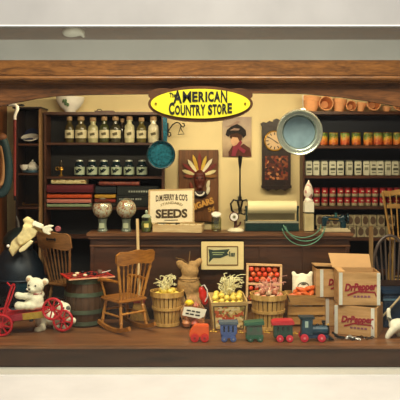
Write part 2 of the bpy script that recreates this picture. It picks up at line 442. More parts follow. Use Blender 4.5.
def word(rows, bold, f=lambda x: x):
    for ch, x0, x1, y0, y1 in rows:
        x0, x1 = f(x0), f(x1)
        m = text(ch, (x1 - x0) * u, (y1 - y0) * u, bold * (0.4 if ch in 'MWN' else 1)); put(m, (x0 + x1) / 2 * u, (y0 + y1) / 2 * u); l1.add(m.v, m.f)
word([('A', -26, -16.6, 0.2, 13.0), ('M', -16, -6.8, 1.2, 12.4), ('E', -5.9, 0.0, 1.8, 12.0), ('R', 0.8, 7.4, 1.8, 12.0), ('I', 8.1, 10.2, 1.8, 12.0), ('C', 10.9, 17.0, 1.8, 12.2), ('A', 17.2, 24.0, 1.8, 12.4), ('N', 24.6, 31.4, 1.0, 13.2)], 0.042, lambda x: -27.2 + (x + 26) * 53.9 / 57.4)
word([('C', -32.4, -25.4, -11.2, 1.4), ('O', -24.8, -18.6, -11.2, -1.6), ('U', -18, -12.2, -11.6, -1.4), ('N', -11.5, -5.2, -11.8, -1.2), ('T', -5.0, 0.4, -11.8, -1.0), ('R', 0.9, 6.6, -11.6, -1.0), ('Y', 6.4, 12.6, -11.6, -0.8), ('S', 15.4, 21.0, -11.2, -0.8), ('T', 21.2, 26.4, -11.0, -0.6), ('O', 26.6, 32.4, -10.8, -0.4), ('R', 33.0, 39.0, -10.2, 0.0), ('E', 39.4, 45.0, -9.6, 0.6)], 0.042, lambda x: -31.6 + (x + 32.4) * 63 / 77.4)
m = put(text('The', 6.5 * u, 4.6 * u, 0.02), -27.8 * u, 8.6 * u); l1.add(m.v, m.f)
obj('lettering', l1, M_sb, t, smooth=False)
for s in (-1, 1):
    obj('screw', MB().disc((s * 44.5 * u, -0.024, 0), 1.1 * u, 0.01, 12), M_gold, t)

# ================================================================== back wall pieces
# poster of a lady in a large hat
w0 = P(222.5, 157, 1.985); w1 = P(251.5, 117, 1.985)
t = thing('poster', 'portrait poster of a lady in a dark plumed hat with red scarf on cream wall', 'poster', ((w0.x + w1.x) / 2, 1.99, w0.z))
pw, ph = (w1.x - w0.x) / 2, w1.z - w0.z
obj('sheet', MB().bb(-pw, pw, -0.006, 0.004, 0, ph), bands('poster_ground', [(0, '#8d6f55'), (0.4, '#c9b08b'), (0.75, '#b9a48c'), (1, '#a58f7d')], 'Z', 0, ph, 0.5, 9), t, smooth=False)
def pp(poly, y, th=0.004): return MB().prism([((x - 0.5) * 2 * pw, z * ph) for x, z in poly], y - th, y)
obj('bodice', pp([(0.22, 0), (0.2, 0.12), (0.36, 0.3), (0.5, 0.2), (0.72, 0.33), (0.95, 0.22), (1, 0)], -0.006), paint('poster_brown', '#5a2b20', 0.8), t, smooth=False)
obj('face', pp([(0.3, 0.5), (0.28, 0.38), (0.36, 0.27), (0.46, 0.26), (0.58, 0.36), (0.6, 0.52), (0.45, 0.58)], -0.010), paint('poster_skin', '#dcae86', 0.8), t, smooth=False)
obj('hair', pp([(0.24, 0.5), (0.3, 0.44), (0.34, 0.5), (0.52, 0.48), (0.6, 0.36), (0.68, 0.44), (0.66, 0.6), (0.3, 0.62)], -0.013), paint('poster_hair', '#4a2a18', 0.8), t, smooth=False)
obj('hat', pp([(0.1, 0.55), (0.16, 0.68), (0.3, 0.76), (0.5, 0.82), (0.66, 0.76), (0.8, 0.66), (0.82, 0.54), (0.7, 0.46), (0.66, 0.54), (0.5, 0.6), (0.3, 0.57), (0.2, 0.5)], -0.017), paint('poster_hat', '#1d1614', 0.8, 0, 0.4, 30), t, smooth=False)
obj('plume', pp([(0.06, 0.74), (0.3, 0.8), (0.5, 0.9), (0.62, 0.88), (0.4, 0.76)], -0.014).add(*[(lambda m: (m.v, m.f))(pp([(0.25, 0.66), (0.4, 0.72), (0.6, 0.7), (0.55, 0.66)], -0.021))][0]), paint('poster_plume', '#a08474', 0.8), t, smooth=False)
obj('scarf', pp([(0.3, 0.02), (0.36, 0.26), (0.48, 0.3), (0.62, 0.42), (0.68, 0.36), (0.6, 0.26), (0.8, 0.16), (0.74, 0.08), (0.54, 0.2), (0.44, 0.02)], -0.021), paint('poster_red', '#8f2f40', 0.8), t, smooth=False)

# pendulum wall clock
ck = P(276.5, 188, 1.92); cw = S_(14.3, 1.92); chh = S_(62, 1.92)
t = thing('wall_clock', 'dark wooden wall clock with cream dial and red picture glass on the cream wall', 'clock', ck)
M_clk = wood('ebonised_wood', '#120c09', '#33211a', 'Z', 6, 0.4)
obj('case', MB().prism([(-cw, 0), (cw, 0), (cw, chh), (-cw, chh)], 0.0, 0.08), M_clk, t, bevel=0.004)
pe = [(-1.04, 0), (-1.08, 0.06), (-0.95, 0.1), (-0.7, 0.08), (-0.5, 0.13), (-0.25, 0.1), (-0.2, 0.16), (0, 0.19), (0.2, 0.16), (0.25, 0.1), (0.5, 0.13), (0.7, 0.08), (0.95, 0.1), (1.08, 0.06), (1.04, 0)]
obj('pediment', MB().prism([(x * cw, chh + z * chh * 0.62) for x, z in pe], -0.01, 0.08), M_clk, t)
obj('base_scroll', MB().prism([(x * cw, -z * chh * 0.5) for x, z in [(-1.05, -0.08), (-1.05, 0.0), (-0.8, 0.03), (-0.6, 0.1), (-0.3, 0.04), (0, 0.09), (0.3, 0.04), (0.6, 0.1), (0.8, 0.03), (1.05, 0), (1.05, -0.08)]], -0.015, 0.08), M_clk, t)
dz = Z_(141, 1.92) - ck.z; dx = X_(274.4, 1.92) - ck.x; dr = S_(9.6, 1.92)
dl = obj('dial', MB().disc((dx, -0.006, dz), dr, 0.012), paint('clock_dial', '#d9b98c', 0.5, 0, 0.08), t)
obj('bezel', MB().ring((dx, -0.012, dz), dr, 0.010, 'Y'), M_gold, t)
for i in range(12):
    a = 2 * PI * i / 12
    hm = MB(); hm.bar((dx + math.sin(a) * dr * 0.62, -0.014, dz + math.cos(a) * dr * 0.62), (dx + math.sin(a) * dr * 0.88, -0.014, dz + math.cos(a) * dr * 0.88), 0.012, 0.003, (0, 1, 0))
    obj('hour_mark', hm, M_inkb, dl, smooth=False)
for a, l, w in ((2.2, 0.5, 0.012), (-1.0, 0.75, 0.008)):
    obj('hand', MB().bar((dx, -0.018, dz), (dx + math.sin(a) * dr * l, -0.018, dz + math.cos(a) * dr * l), w, 0.003, (0, 1, 0)), M_inkb, dl, smooth=False)
pz0, pz1 = Z_(180, 1.92) - ck.z, Z_(156, 1.92) - ck.z
obj('picture_glass', MB().bb(-cw * 0.8, cw * 0.8, -0.006, 0.0, pz0, pz1), speckle('clock_picture', ['#5a2013', '#8a4a26', '#2b120c', '#7a2c16', '#b9794a', '#5a2a18', '#2a1410', '#3a1810'], 34), t, smooth=False)

# carved cigar plaque
q0, q1 = P(178.5, 222, 1.97), P(218.5, 150, 1.97)
t = thing('cigar_plaque', 'brown wooden plaque with carved feathered head above word CIGARS behind counter', 'plaque', ((q0.x + q1.x) / 2, 1.96, q0.z))
pw, ph = (q1.x - q0.x) / 2, q1.z - q0.z
obj('board', MB().bb(-pw, pw, 0, 0.035, 0, ph), wood('plaque_wood', '#4a2c16', '#85572f', 'Z', 5), t, bevel=0.006)
u = S_(1, 1.95); fx = 1.2 * u; fz = Z_(179.5, 1.95) - q0.z
hd = MB()
hd.ball((0, -0.02, 0), (6.2 * u, 0.06, 10 * u)).ball((0, -0.065, -1 * u), (1.7 * u, 0.03, 3.2 * u)).ball((0, -0.05, 5 * u), (5.2 * u, 0.03, 2.2 * u)).ball((0, -0.055, -5.5 * u), (2.6 * u, 0.02, 1.1 * u)).ball((0, -0.05, -8 * u), (3 * u, 0.03, 2.4 * u)).ball((-3 * u, -0.055, -1 * u), (2 * u, 0.02, 1.7 * u)).ball((3 * u, -0.055, -1 * u), (2 * u, 0.02, 1.7 * u)).ball((0, 0.0, -12 * u), (4 * u, 0.03, 4 * u))
hd.fuse(0.009, 3).xf(Matrix.Translation((fx, 0, fz)))
hd = obj('carved_head', hd, paint('carved_red_brown', '#5a2414', 0.45, 0, 0.15), t)
for s in (-1, 1): obj('eye', MB().ball((fx + s * 2.7 * u, -0.075, fz + 1.4 * u), (1.1 * u, 0.012, 0.6 * u)), M_black, hd)
fcol = ['#8a3a18', '#d9c98e', '#7a1f14', '#e6dab0', '#c9a02e', '#7d2a16', '#d8b43e', '#e9dfc0', '#6b2012', '#dccf9a', '#8a5a1e']
for i in range(11):
    a = math.radians(-88 + 17.6 * i); L = (9.5 + 6.5 * math.cos(a) + (i % 3) * 1.2) * u; y = -0.02 - 0.010 * (i % 2)
    d = Vector((math.sin(a), 0, math.cos(a))); s = Vector((math.cos(a), 0, -math.sin(a)))
    o = Vector((fx, y, fz + 3 * u)) + d * 6 * u
    w = 1.75 * u
    po = [o - s * w * 0.5, o - s * w + d * L * 0.35, o - s * w * 0.9 + d * L * 0.75, o + d * L, o + s * w * 0.9 + d * L * 0.75, o + s * w + d * L * 0.35, o + s * w * 0.5]
    obj('feather', MB().prism([(p.x, p.z) for p in po], y - 0.012, y), paint('feather_%d' % i, fcol[i], 0.6, 0, 0.15), t)
for k, (s, z) in enumerate([(-1, -7), (1, -5), (1, -11), (-1, -12)]):
    obj('feather', MB().ball((fx + s * 8.4 * u, -0.02, fz + z * u), (1.8 * u, 0.012, 4.2 * u), (0, s * 0.25, 0)), paint('feather_side_%d' % k, ['#7a3015', '#dcd3ae', '#e4dcc0', '#33241c'][k], 0.6), t)
nk = [(fx + 4.6 * u * math.cos(a), -0.05, fz - 11.5 * u + 4.6 * u * math.sin(a)) for a in [PI + 0.2 + i * (PI - 0.4) / 10 for i in range(11)]]
obj('necklace', MB().tube(nk, 0.9 * u, 8), M_white, t)
obj('collar', MB().ball((fx, -0.01, fz - 15 * u), (8 * u, 0.03, 4 * u)), paint('collar_dark', '#2a1d1c', 0.6), t)
lt = text('CIGARS', 25 * u, 6.6 * u, 0.05).xf(Matrix.Translation((3.0 * u, -0.05, 18.0 * u)) @ Euler((0, math.radians(-19), 0)).to_matrix().to_4x4())
lm = text('5\u00a2', 7 * u, 5.6 * u, 0.03).xf(Matrix.Translation((13 * u, -0.012, 12.5 * u)) @ Euler((0, math.radians(-19), 0)).to_matrix().to_4x4()); lt.add(lm.v, lm.f)
obj('lettering', lt, paint('gilt_letters', '#d9a24a', 0.5), t, smooth=False)

# wall bracket with a small hanging scale
b0 = P(167.5, 128, 1.9)
t = thing('iron_bracket', 'thin black scrolled iron bracket with small hanging triangle beside blue skillet', 'bracket', b0)
u = S_(1, 1.9)
def cur(pts, r, y=0): return MB().tube([(x * u, y, z * u) for x, z in pts], r, 6)
obj('arm', cur([(0, -3.5), (1, -3), (2.6, -0.4), (5, 3), (8, 5), (10, 5.4), (12.2, 4.4), (13.8, 1.8), (15.8, 0.6), (17, 2), (16.6, 4.2), (15, 4.6)], 0.009), M_iron, t)
obj('wall_scroll', cur([(0, 5), (0, -8), (2, -8.6), (3.4, -7), (3, -5), (1, -4)], 0.008), M_iron, t)
obj('hanging_triangle', cur([(13.2, 1.6), (12.4, -2), (10.4, -6.6), (16.8, -6.2), (14, -2), (13.2, 1.6)], 0.006), M_iron, t)
obj('wall_plate', MB().bb(-0.012, 0.012, 0, 0.1, -0.09, 0.06), M_iron, t)

# blue enamel skillet hanging on the end of the left shelves
c0 = P(161.3, 155, 1.6); r = S_(13.6, 1.6)
t = thing('enamel_skillet', 'speckled blue enamel skillet hanging handle up on the shelf end', 'pan', c0)
M_blue = paint('blue_enamel', '#15586a', 0.25, 0, 0.55, 40)
sk = MB().lathe([(r * 0.8, 0), (r * 0.86, 0.0), (r, 0.06), (r * 1.02, 0.06), (r * 0.88, 0.012), (r * 0.8, 0.012)], n=32, M=Matrix.Rotation(PI / 2, 4, 'X'), caps=False)
sk.disc((0, -0.006, 0), r * 0.84, 0.012, 32)
obj('bowl', sk, M_blue, t)
obj('rim', MB().ring((0, -0.06, 0), r * 1.01, 0.008, 'Y'), paint('dark_teal', '#0a3038', 0.3), t)
hx = X_(165, 1.6) - c0.x
obj('handle', MB().prism([(hx - 0.022, r * 0.8), (hx + 0.026, r * 0.8), (hx + 0.03, Z_(117, 1.6) - c0.z), (hx - 0.026, Z_(117, 1.6) - c0.z)], -0.02, 0.0), M_blue, t, bevel=0.006)

# scrolled iron rod
sb = P(240, 217, 1.85)
t = thing('iron_scroll_rod', 'tall black iron rod with scroll loops at its foot left of paper roll', 'ironwork', sb)
u = S_(1, 1.85)
obj('rod', MB().tube([(0.3 * u, 0, 61 * u), (0, 0, 54 * u), (0, 0, 48 * u), (0, 0, 24 * u), (0, 0, 17 * u)], [0.030, 0.022, 0.010, 0.010, 0.016], 8), M_iron, t)
for s in (-1, 1):
    obj('loop', cur([(0, 18), (s * 2.5, 16), (s * 6.4, 17), (s * 9.2, 13), (s * 8.2, 6.5), (s * 4.4, 2.4), (s * 1.0, 3.4), (s * 0.8, 9), (s * 2.4, 15.4)], 0.014), M_iron, t)
obj('tail', cur([(4.5, 6), (7.8, 8), (8.8, 2), (7, -2.8), (4, -4)], 0.015), M_iron, t)
obj('back_plate', MB().bb(-0.02, 0.02, 0.0, 0.15, 16 * u, 20 * u), M_iron, t)

# round tin pan hanging behind the valance
c0 = P(299, 132.6, 0.42); r = S_(22, 0.42)
t = thing('tin_pan', 'round silver tin pan with blue-grey inside hanging in front of the clock', 'pan', c0)
M_tin = paint('tin', '#c9ccb8', 0.22, 0.85, 0.1)
prof = [(r * 0.70, 0.0), (r * 0.72, 0.0), (r * 0.80, 0.05), (r * 0.82, 0.052), (r * 0.97, 0.05), (r, 0.06), (r, 0.05), (r * 0.96, 0.035), (r * 0.80, -0.01), (r * 0.70, -0.012)]
obj('rim', MB().lathe(prof, n=40, M=Matrix.Rotation(PI / 2, 4, 'X'), caps=False), M_tin, t)
obj('pan_bottom', MB().disc((0, -0.004, 0), r * 0.715, 0.014, 40), paint('blue_grey_tin', '#7f97a0', 0.35, 0.3, 0.2, 8), t, label='blue-grey pan bottom')
obj('rolled_edge', MB().ring((0, -0.056, 0), r * 0.995, 0.012, 'Y', 40), M_tin, t)
obj('hanging_tab', MB().ball((S_(3.5, 0.42), -0.03, r * 1.0), (0.035, 0.012, 0.02)), M_tin, t)
obj('hanging_wire', MB().tube([(S_(3.5, 0.42), -0.03, r), (S_(3.5, 0.42), -0.03, 2.78 - c0.z)], 0.0035, 6), M_steel, t)
# ================================================================== goods on the left shelves
px1 = S_(1, YG)
def Yb(px): return X_(px, YG)
M_cork = paint('cork', '#a3835c', 0.8, 0, 0.2, 40)
M_lab = paint('bottle_label', '#cfc6a0', 0.7, 0, 0.12, 30)
# corked bottles
spec = [  # x px, height px, width px, contents, label text, kind
 (69.5, 26, 9, '#4a4020', 'left end one with amber contents'), (81, 26, 11.5, '#5d5434', 'stout one with dark amber contents'),
 (93, 25, 10.5, '#a8a478', 'pale one with broad cream label'), (104.3, 26, 10, '#3e4322', 'olive dark one with small label'),
 (115.5, 26, 10.5, '#3a3826', 'dark one with cork and diamond label'), (129.5, 26.6, 10, '#c2bd92', 'tall pale one full of cream powder'),
 (141.5, 25, 9.5, '#5a5228', 'slim olive one with narrow label'), (153.5, 26, 11, '#d6cfae', 'wide white one nearest the hanging skillet')]
for i, (px, hp, wp, colr, d) in enumerate(spec):
    w, h = wp * px1 / 2, hp * px1
    t = thing('corked_bottle', 'corked glass bottle on the upper left shelf, ' + d, 'bottle', (Yb(px), YG, LZ[0]), group='corked bottles on the upper left shelf')
    obj('bottle', MB().lathe([(w * 0.9, 0), (w, 0.012), (w, h * 0.55), (w * 0.9, h * 0.64), (w * 0.5, h * 0.72), (w * 0.46, h * 0.8), (w * 0.6, h * 0.81), (w * 0.6, h * 0.85)], n=18), paint('bottle_%d' % i, colr, 0.15, 0, 0.3, 14), t)
    obj('paper_label', MB().lathe([(w * 1.03, h * 0.17), (w * 1.03, h * 0.48)], n=18, caps=False), M_lab, t)
    obj('label_mark', MB().box((0, -w * 1.04, h * 0.33), (w * 0.9, 0.012, h * 0.10), (0, -0.25, 0)), paint('label_ink', '#5a5130', 0.7), t)
    obj('cork', MB().lathe([(w * 0.52, h * 0.85), (w * 0.62, h * 0.88), (w * 0.58, h)], n=14), M_cork, t)
t = thing('corked_bottle', 'small brown corked vial half hidden beside the diamond label bottle', 'bottle', (Yb(121.5), YG + 0.09, LZ[0]), group='corked bottles on the upper left shelf')
obj('bottle', MB().lathe([(0.035, 0), (0.04, 0.01), (0.04, 0.2), (0.022, 0.24), (0.022, 0.26)], n=14), paint('bottle_dark', '#2a2214', 0.15), t)
obj('cork', MB().lathe([(0.024, 0.26), (0.03, 0.31)], n=12), M_cork, t)
# dark jars
M_ink = paint('ink_blue_glass', '#12262c', 0.12, 0, 0.2)
M_jlab = paint('jar_label', '#a9b79c', 0.7, 0, 0.1)
M_lid = paint('jar_lid', '#b7bdb0', 0.3, 0.4, 0.1)
w = 5.2 * px1; h = 16.5 * px1
jt = None
for i, px in enumerate([79.5, 92, 104, 116.3, 129, 142]):
    lab = 'blue-black lidded jar, %s from the left on the middle left shelf' % ORD[i]
    if jt is None:
        jt = t = thing('spice_jar', lab, 'jar', (Yb(px), YG, LZ[1]), group='dark jars on the middle left shelf')
        obj('jar', MB().lathe([(w * 0.9, 0), (w, 0.012), (w, h * 0.62), (w * 0.8, h * 0.74), (w * 0.62, h * 0.8), (w * 0.62, h * 0.88)], n=18), M_ink, t)
        obj('jar_label', MB().lathe([(w * 1.03, h * 0.1), (w * 1.03, h * 0.56)], n=18, caps=False), M_jlab, t)
        obj('label_scroll', MB().tube([(-w * 0.6, -w * 1.03, h * 0.4), (-w * 0.1, -w * 1.12, h * 0.26), (w * 0.5, -w * 1.03, h * 0.42), (w * 0.1, -w * 1.12, h * 0.44), (-w * 0.5, -w * 1.05, h * 0.22)], 0.009, 6), M_ink, t)
        obj('lid', MB().lathe([(w * 0.66, h * 0.88), (w * 0.7, h * 0.9), (w * 0.66, h * 0.97), (w * 0.2, h)], n=16), M_lid, t)
    else: dup(jt, (Yb(px), YG, LZ[1]), label=lab)
# little gilt lamp
t = thing('gilt_lamp', 'tiny gilt oil lamp standing left of the dark jars', 'lamp', (Yb(61), YG, LZ[1]))
obj('base', MB().lathe([(0.03, 0), (0.03, 0.01), (0.012, 0.02), (0.01, 0.06), (0.035, 0.08), (0.03, 0.11), (0.012, 0.12)], n=14), M_gold, t)
obj('chimney', MB().lathe([(0.016, 0.12), (0.024, 0.15), (0.014, 0.2)], n=12), paint('smoked_glass', '#3b3325', 0.1), t)
obj('handle', MB().ring((-0.045, 0, 0.095), 0.022, 0.005, 'Y', 14, 6), M_gold, t)
# cloth bolts
z = LZ[2]; yb_ = 1.82
def bolt(x0, x1, h, colr, label, pat=None, y=yb_, dep=0.22, z0=None, grp='rolled cloth bolts on the lower left shelf'):
    global z
    zz = z if z0 is None else z0
    xa, xb = X_(x0, y), X_(x1, y)
    t = thing('cloth_bolt', label, 'cloth', ((xa + xb) / 2, y, zz), group=grp)
    L = (xb - xa) / 2; n = 5; pr = []
    for k in range(24):
        a = 2 * PI * k / 24
        pr.append((dep / 2 * math.copysign(abs(math.cos(a)) ** 0.5, math.cos(a)), h / 2 + h / 2 * 0.98 * math.copysign(abs(math.sin(a)) ** 0.7, math.sin(a))))
    m = MB().prism(pr, -L, L).xf(Matrix.Rotation(PI / 2, 4, 'Z'))
    m.v = [Vector((p.x, p.y, p.z)) for p in m.v]
    obj('roll', m, pat or paint('cloth_' + colr, colr, 0.85, 0, 0.12, 25, 0.15), t)
    obj('loose_end', MB().bb(-L * 0.985, L * 0.985, -dep / 2 - 0.006, -dep / 2 + 0.05, h * 0.12, h * 0.3), paint('cloth_' + colr, colr, 0.85), t, bevel=0.004)
    if z0 is None: z += h + 0.002
    return t
bolt(48.7, 92, 0.046, '#8ea27e', 'pale green bolt of cloth at the bottom of the stack')
bolt(48.7, 92, 0.058, '#c77f72', 'pink bolt of cloth second from the bottom')
bolt(48.7, 92.5, 0.062, '#c8501f', 'orange bolt of cloth under the maroon one')
bolt(48.8, 94.6, 0.112, '#5c1220', 'thick maroon bolt of cloth in the stack', dep=0.26)
bolt(53, 87.5, 0.064, '#c9bd8c', 'cream bolt of cloth topping the stack', speckle('cream_print', ['#d6cb9c', '#c9bd8c', '#d6cb9c', '#9a7f4c'], 30))
z = LZ[2]
bolt(95.8, 117, 0.05, '#2a2419', 'dark brown bolt of cloth behind the left candy globe', y=1.84, dep=0.2)
bolt(95.8, 116.5, 0.052, '#8c2f22', 'rust red bolt of cloth under the gold one', y=1.84, dep=0.2)
bolt(95.8, 116.5, 0.055, '#b98c2a', 'gold bolt of cloth right of the orange one', y=1.84, dep=0.2)
bolt(96.5, 117, 0.1, '#18222c', 'navy bolt of cloth above the gold one', y=1.84, dep=0.2)
bolt(100, 140, 0.06, '#6a2a1c', 'long reddish brown bolt of cloth topmost on the right', speckle('rust_print', ['#7a2c1c', '#5f2418', '#82402a'], 30), z0=z, y=1.84, dep=0.2)
# boxes
def shop_box(name, x0, x1, h, y, dep, z0, mat_, label, cat='box'):
    xa, xb = X_(x0, y), X_(x1, y)
    t = thing(name, label, cat, ((xa + xb) / 2, y, z0))
    W = (xb - xa)
    obj('carton', MB().bb(-W / 2, W / 2, -dep / 2, dep / 2, 0, h * 0.82), mat_, t, bevel=0.004)
    obj('lid', MB().bb(-W / 2 - 0.004, W / 2 + 0.004, -dep / 2 - 0.004, dep / 2 + 0.004, h * 0.82, h), mat_, t, bevel=0.004)
    return t, W
M_dkg = paint('dark_green_card', '#141c1a', 0.6, 0, 0.2)
t, W = shop_box('stocking_box', 117.6, 159, 0.145, 1.84, 0.2, LZ[2], M_dkg, 'lower dark green display box with a line of small white marks on the shelf')
for i in range(12): obj('white_mark', MB().box((-W * 0.42 + i * W * 0.045 * (1.0 if i % 4 else 1.06), -0.106, 0.10), (W * 0.028, 0.004, 0.022)), paint('mark_white', '#9fa79b', 0.6), t, smooth=False)
t, W = shop_box('stocking_box', 118, 158.5, 0.108, 1.84, 0.19, LZ[2] + 0.149, M_dkg, 'upper dark green display box with paler band of marks under the long bolt')
for i in range(10): obj('white_mark', MB().box((-W * 0.2 + i * W * 0.06, -0.1, 0.045), (W * 0.04, 0.004, 0.022)), paint('mark_white', '#9fa79b', 0.6), t, smooth=False)
# china bowl and tray on the shelf top
b0 = P(70.3, 111, 1.8); b0.z = LT; k = S_(1, 1.8)
t = thing('china_bowl', 'white china bowl with green sprig on top of the left shelves', 'bowl', b0)
obj('bowl', MB().lathe([(5 * k, 0), (5.4 * k, 0.0), (6 * k, 0.025), (10 * k, 0.07), (13.2 * k, 0.13), (14.4 * k, 0.19), (13.8 * k, 0.19), (9 * k, 0.07), (3 * k, 0.035)], n=32), M_white, t)
sp = MB(); r = 13.0 * k
for a, zz, s in [(-1.75, 0.10, 0.02), (-1.68, 0.13, 0.016), (-1.80, 0.135, 0.015), (-1.60, 0.085, 0.018), (-1.9, 0.12, 0.012)]:
    rr = 10.2 * k + (zz - 0.07) * 1.0
    sp.ball((rr * math.cos(a), rr * math.sin(a) - 0.002, zz), (s, 0.012, s * 1.3), n=8)
obj('green_sprig', sp, paint('sprig_green', '#4f6a45', 0.5), t)
t0 = P(105, 111, 1.78)
t = thing('wooden_tray', 'flat dark wooden tray lying on top of the left shelves', 'tray', (t0.x, 1.8, LT))
obj('board', MB().bb(-S_(10, 1.8), S_(9, 1.8), -0.07, 0.1, 0, 0.018), M_darkx, t, bevel=0.003)
obj('handle', MB().tube([(-S_(8, 1.8), -0.03, 0.018), (-S_(7, 1.8), -0.03, 0.035), (-S_(4, 1.8), -0.03, 0.035), (-S_(3, 1.8), -0.03, 0.018)], 0.006, 8), M_iron, t)

# ================================================================== china in the corner cupboard
cyy = 1.75
p0 = Vector((X_(24, cyy), cyy, CZS[0])); k = S_(1, cyy)
t = thing('china_plate', 'white plate with blue stripes lying on the upper cupboard shelf', 'plate', (X_(30.9, cyy), cyy - 0.02, CZS[0]))
t.rotation_euler.x = 0.42; t.location.z += 0.048
pm = MB().lathe([(0.05, 0), (0.06, 0), (0.110, 0.03), (0.110, 0.038), (0.06, 0.012), (0.02, 0.012)], n=28)
obj('plate', pm, M_white, t)
sm = MB()
for x in (-0.05, -0.01): sm.bar((x - 0.03, -0.10, 0.045), (x + 0.05, -0.03, 0.03), 0.016, 0.006)
obj('blue_stripes', sm, paint('plate_blue', '#1a2a52', 0.4), t)
t = thing('blue_plate', 'dark blue plate standing up behind the striped one', 'plate', (X_(29, cyy), 1.915, CZS[0]))
obj('plate', MB().lathe([(0.03, 0), (0.095, 0.008), (0.1, 0.016), (0.06, 0.014), (0.02, 0.01)], n=26, M=Matrix.Rotation(PI / 2 - 0.25, 4, 'X')).xf(Matrix.Translation((0, 0, 0.1))), paint('plate_blue', '#1a2a52', 0.4), t)
t = thing('tea_platter', 'blue and white platter under the teapot in the corner cupboard', 'plate', (X_(30.9, cyy), cyy, CZS[1]))
obj('platter', MB().lathe([(0.09, 0), (0.10, 0), (0.118, 0.02), (0.118, 0.028), (0.10, 0.012), (0.02, 0.012)], n=28), paint('platter_blue', '#5b7d8f', 0.35), t)
t = thing('teapot', 'white china teapot with squat body on the blue platter', 'teapot', (X_(32.6, cyy), cyy - 0.0, CZS[1] + 0.016)); t.scale = (0.86, 0.86, 0.92)
obj('pot', MB().lathe([(0.04, 0), (0.075, 0.025), (0.085, 0.06), (0.06, 0.1), (0.04, 0.115)], n=24), M_white, t)
obj('spout', MB().tube([(0.07, 0, 0.05), (0.105, 0, 0.075), (0.12, 0, 0.11)], [0.016, 0.012, 0.009], 8), M_white, t)
obj('handle', MB().tube([(-0.07, 0, 0.09), (-0.105, 0, 0.085), (-0.105, 0, 0.045), (-0.075, 0, 0.035)], 0.008, 8), M_white, t)
l_ = obj('lid', MB().lathe([(0.045, 0.115), (0.042, 0.122), (0.02, 0.135)], n=20), M_white, t)
obj('knob', MB().ball((0, 0, 0.145), 0.013), M_white, l_)
t = thing('china_cup', 'white china cup left of the teapot in the corner cupboard', 'cup', (X_(25.6, cyy), cyy - 0.085, CZS[1] + 0.034))
obj('cup', MB().lathe([(0.025, 0), (0.045, 0.03), (0.052, 0.065), (0.047, 0.065), (0.03, 0.015)], n=20), M_white, t)
obj('handle', MB().ring((0.055, 0, 0.036), 0.018, 0.005, 'Y', 14, 6), M_white, t)
t = thing('brass_candlestick', 'small brass candlestick lying on the lower cupboard shelf', 'candlestick', (X_(30.9, cyy), cyy, CZS[2]))
obj('stick', MB().tube([(-0.1, 0, 0.025), (-0.09, 0, 0.025), (-0.08, 0, 0.02), (0.0, 0, 0.018), (0.01, 0, 0.02), (0.09, 0, 0.018)], [0.025, 0.025, 0.010, 0.008, 0.016, 0.010], 10), paint('dull_brass', '#6b4a24', 0.45, 0.5), t)

# ================================================================== tins on the right shelves
M_can = paint('tin_can', '#7d4a22', 0.3, 0.6)
k = S_(1, YG)
labA = [bands('fruit_label_%d' % i, s, 'Z', 0, 0.17, 0.75, 34) for i, s in enumerate([
    [(0.0, '#6e1e0c'), (0.18, '#c4581a'), (0.42, '#e08a2c'), (0.55, '#d6b23a'), (0.66, '#6f8a34'), (0.85, '#3f5a24'), (1, '#8aa040')],
    [(0.0, '#7a2a10'), (0.2, '#d06a20'), (0.45, '#e29a34'), (0.58, '#7d8a34'), (0.75, '#4a6a2a'), (1, '#c4b050')],
    [(0.0, '#6e1e0c'), (0.2, '#c04a1c'), (0.45, '#d67a38'), (0.6, '#c9a54a'), (0.75, '#7f9a44'), (1, '#50702c')]])]
r, h = 4.5 * k, 13.4 * k
protos = []
for i, px in enumerate([323, 333.5, 345, 356.3, 368, 378, 387.5, 397.5, 407.5]):
    lab = 'fruit tin with orange and green label, %s from the left on the top right shelf' % ORD[i]
    loc = (X_(px, YG), YG, RZ[0]); rz = 0.3 * ((i * 7) % 5 - 2)
    if i < 3:
        t = thing('fruit_tin', lab, 'tin', loc, rz, 'fruit tins on the top right shelf')
        obj('can', MB().lathe([(r * 0.94, 0), (r, 0.004), (r, 0.012), (r * 0.96, 0.016), (r * 0.96, h - 0.016), (r, h - 0.012), (r, h - 0.004), (r * 0.92, h - 0.002), (r * 0.9, h - 0.008), (0.01, h - 0.008)], n=22), M_can, t)
        obj('paper_label', MB().lathe([(r * 1.01, 0.012), (r * 1.01, h - 0.012)], n=22, caps=False), labA[i], t)
        protos.append(t)
    else: dup(protos[i % 3], loc, rz, lab)
# white spice tins
def spice(name, w, d, h, wall, mark, lab, loc, grp, lidm, rows):
    t = thing(name, lab, 'tin', loc, 0, grp)
    obj('canister', MB().bb(-w / 2, w / 2, -d / 2, d / 2, 0, h * 0.94), wall, t, bevel=0.006)
    obj('lid', MB().bb(-w * 0.47, w * 0.47, -d * 0.47, d * 0.47, h * 0.94, h), lidm, t, bevel=0.004)
    m = MB()
    for zc, ww, hh in rows: m.box((0, -d / 2 - 0.001, h * zc), (w * ww, 0.004, h * hh))
    obj('printed_mark', m, mark, t, smooth=False)
    return t
M_wt = paint('white_tin', '#cfcfb6', 0.5, 0, 0.08, 20)
M_wl = paint('white_tin_lid', '#8d9079', 0.4, 0.3, 0.1)
M_gk = paint('grey_green_print', '#4b4f3f', 0.6, 0, 0.3, 60)
M_gk2 = paint('pale_print', '#7d7f68', 0.6, 0, 0.3, 60)
prev = None; w, h = 6.6 * k, 14.6 * k
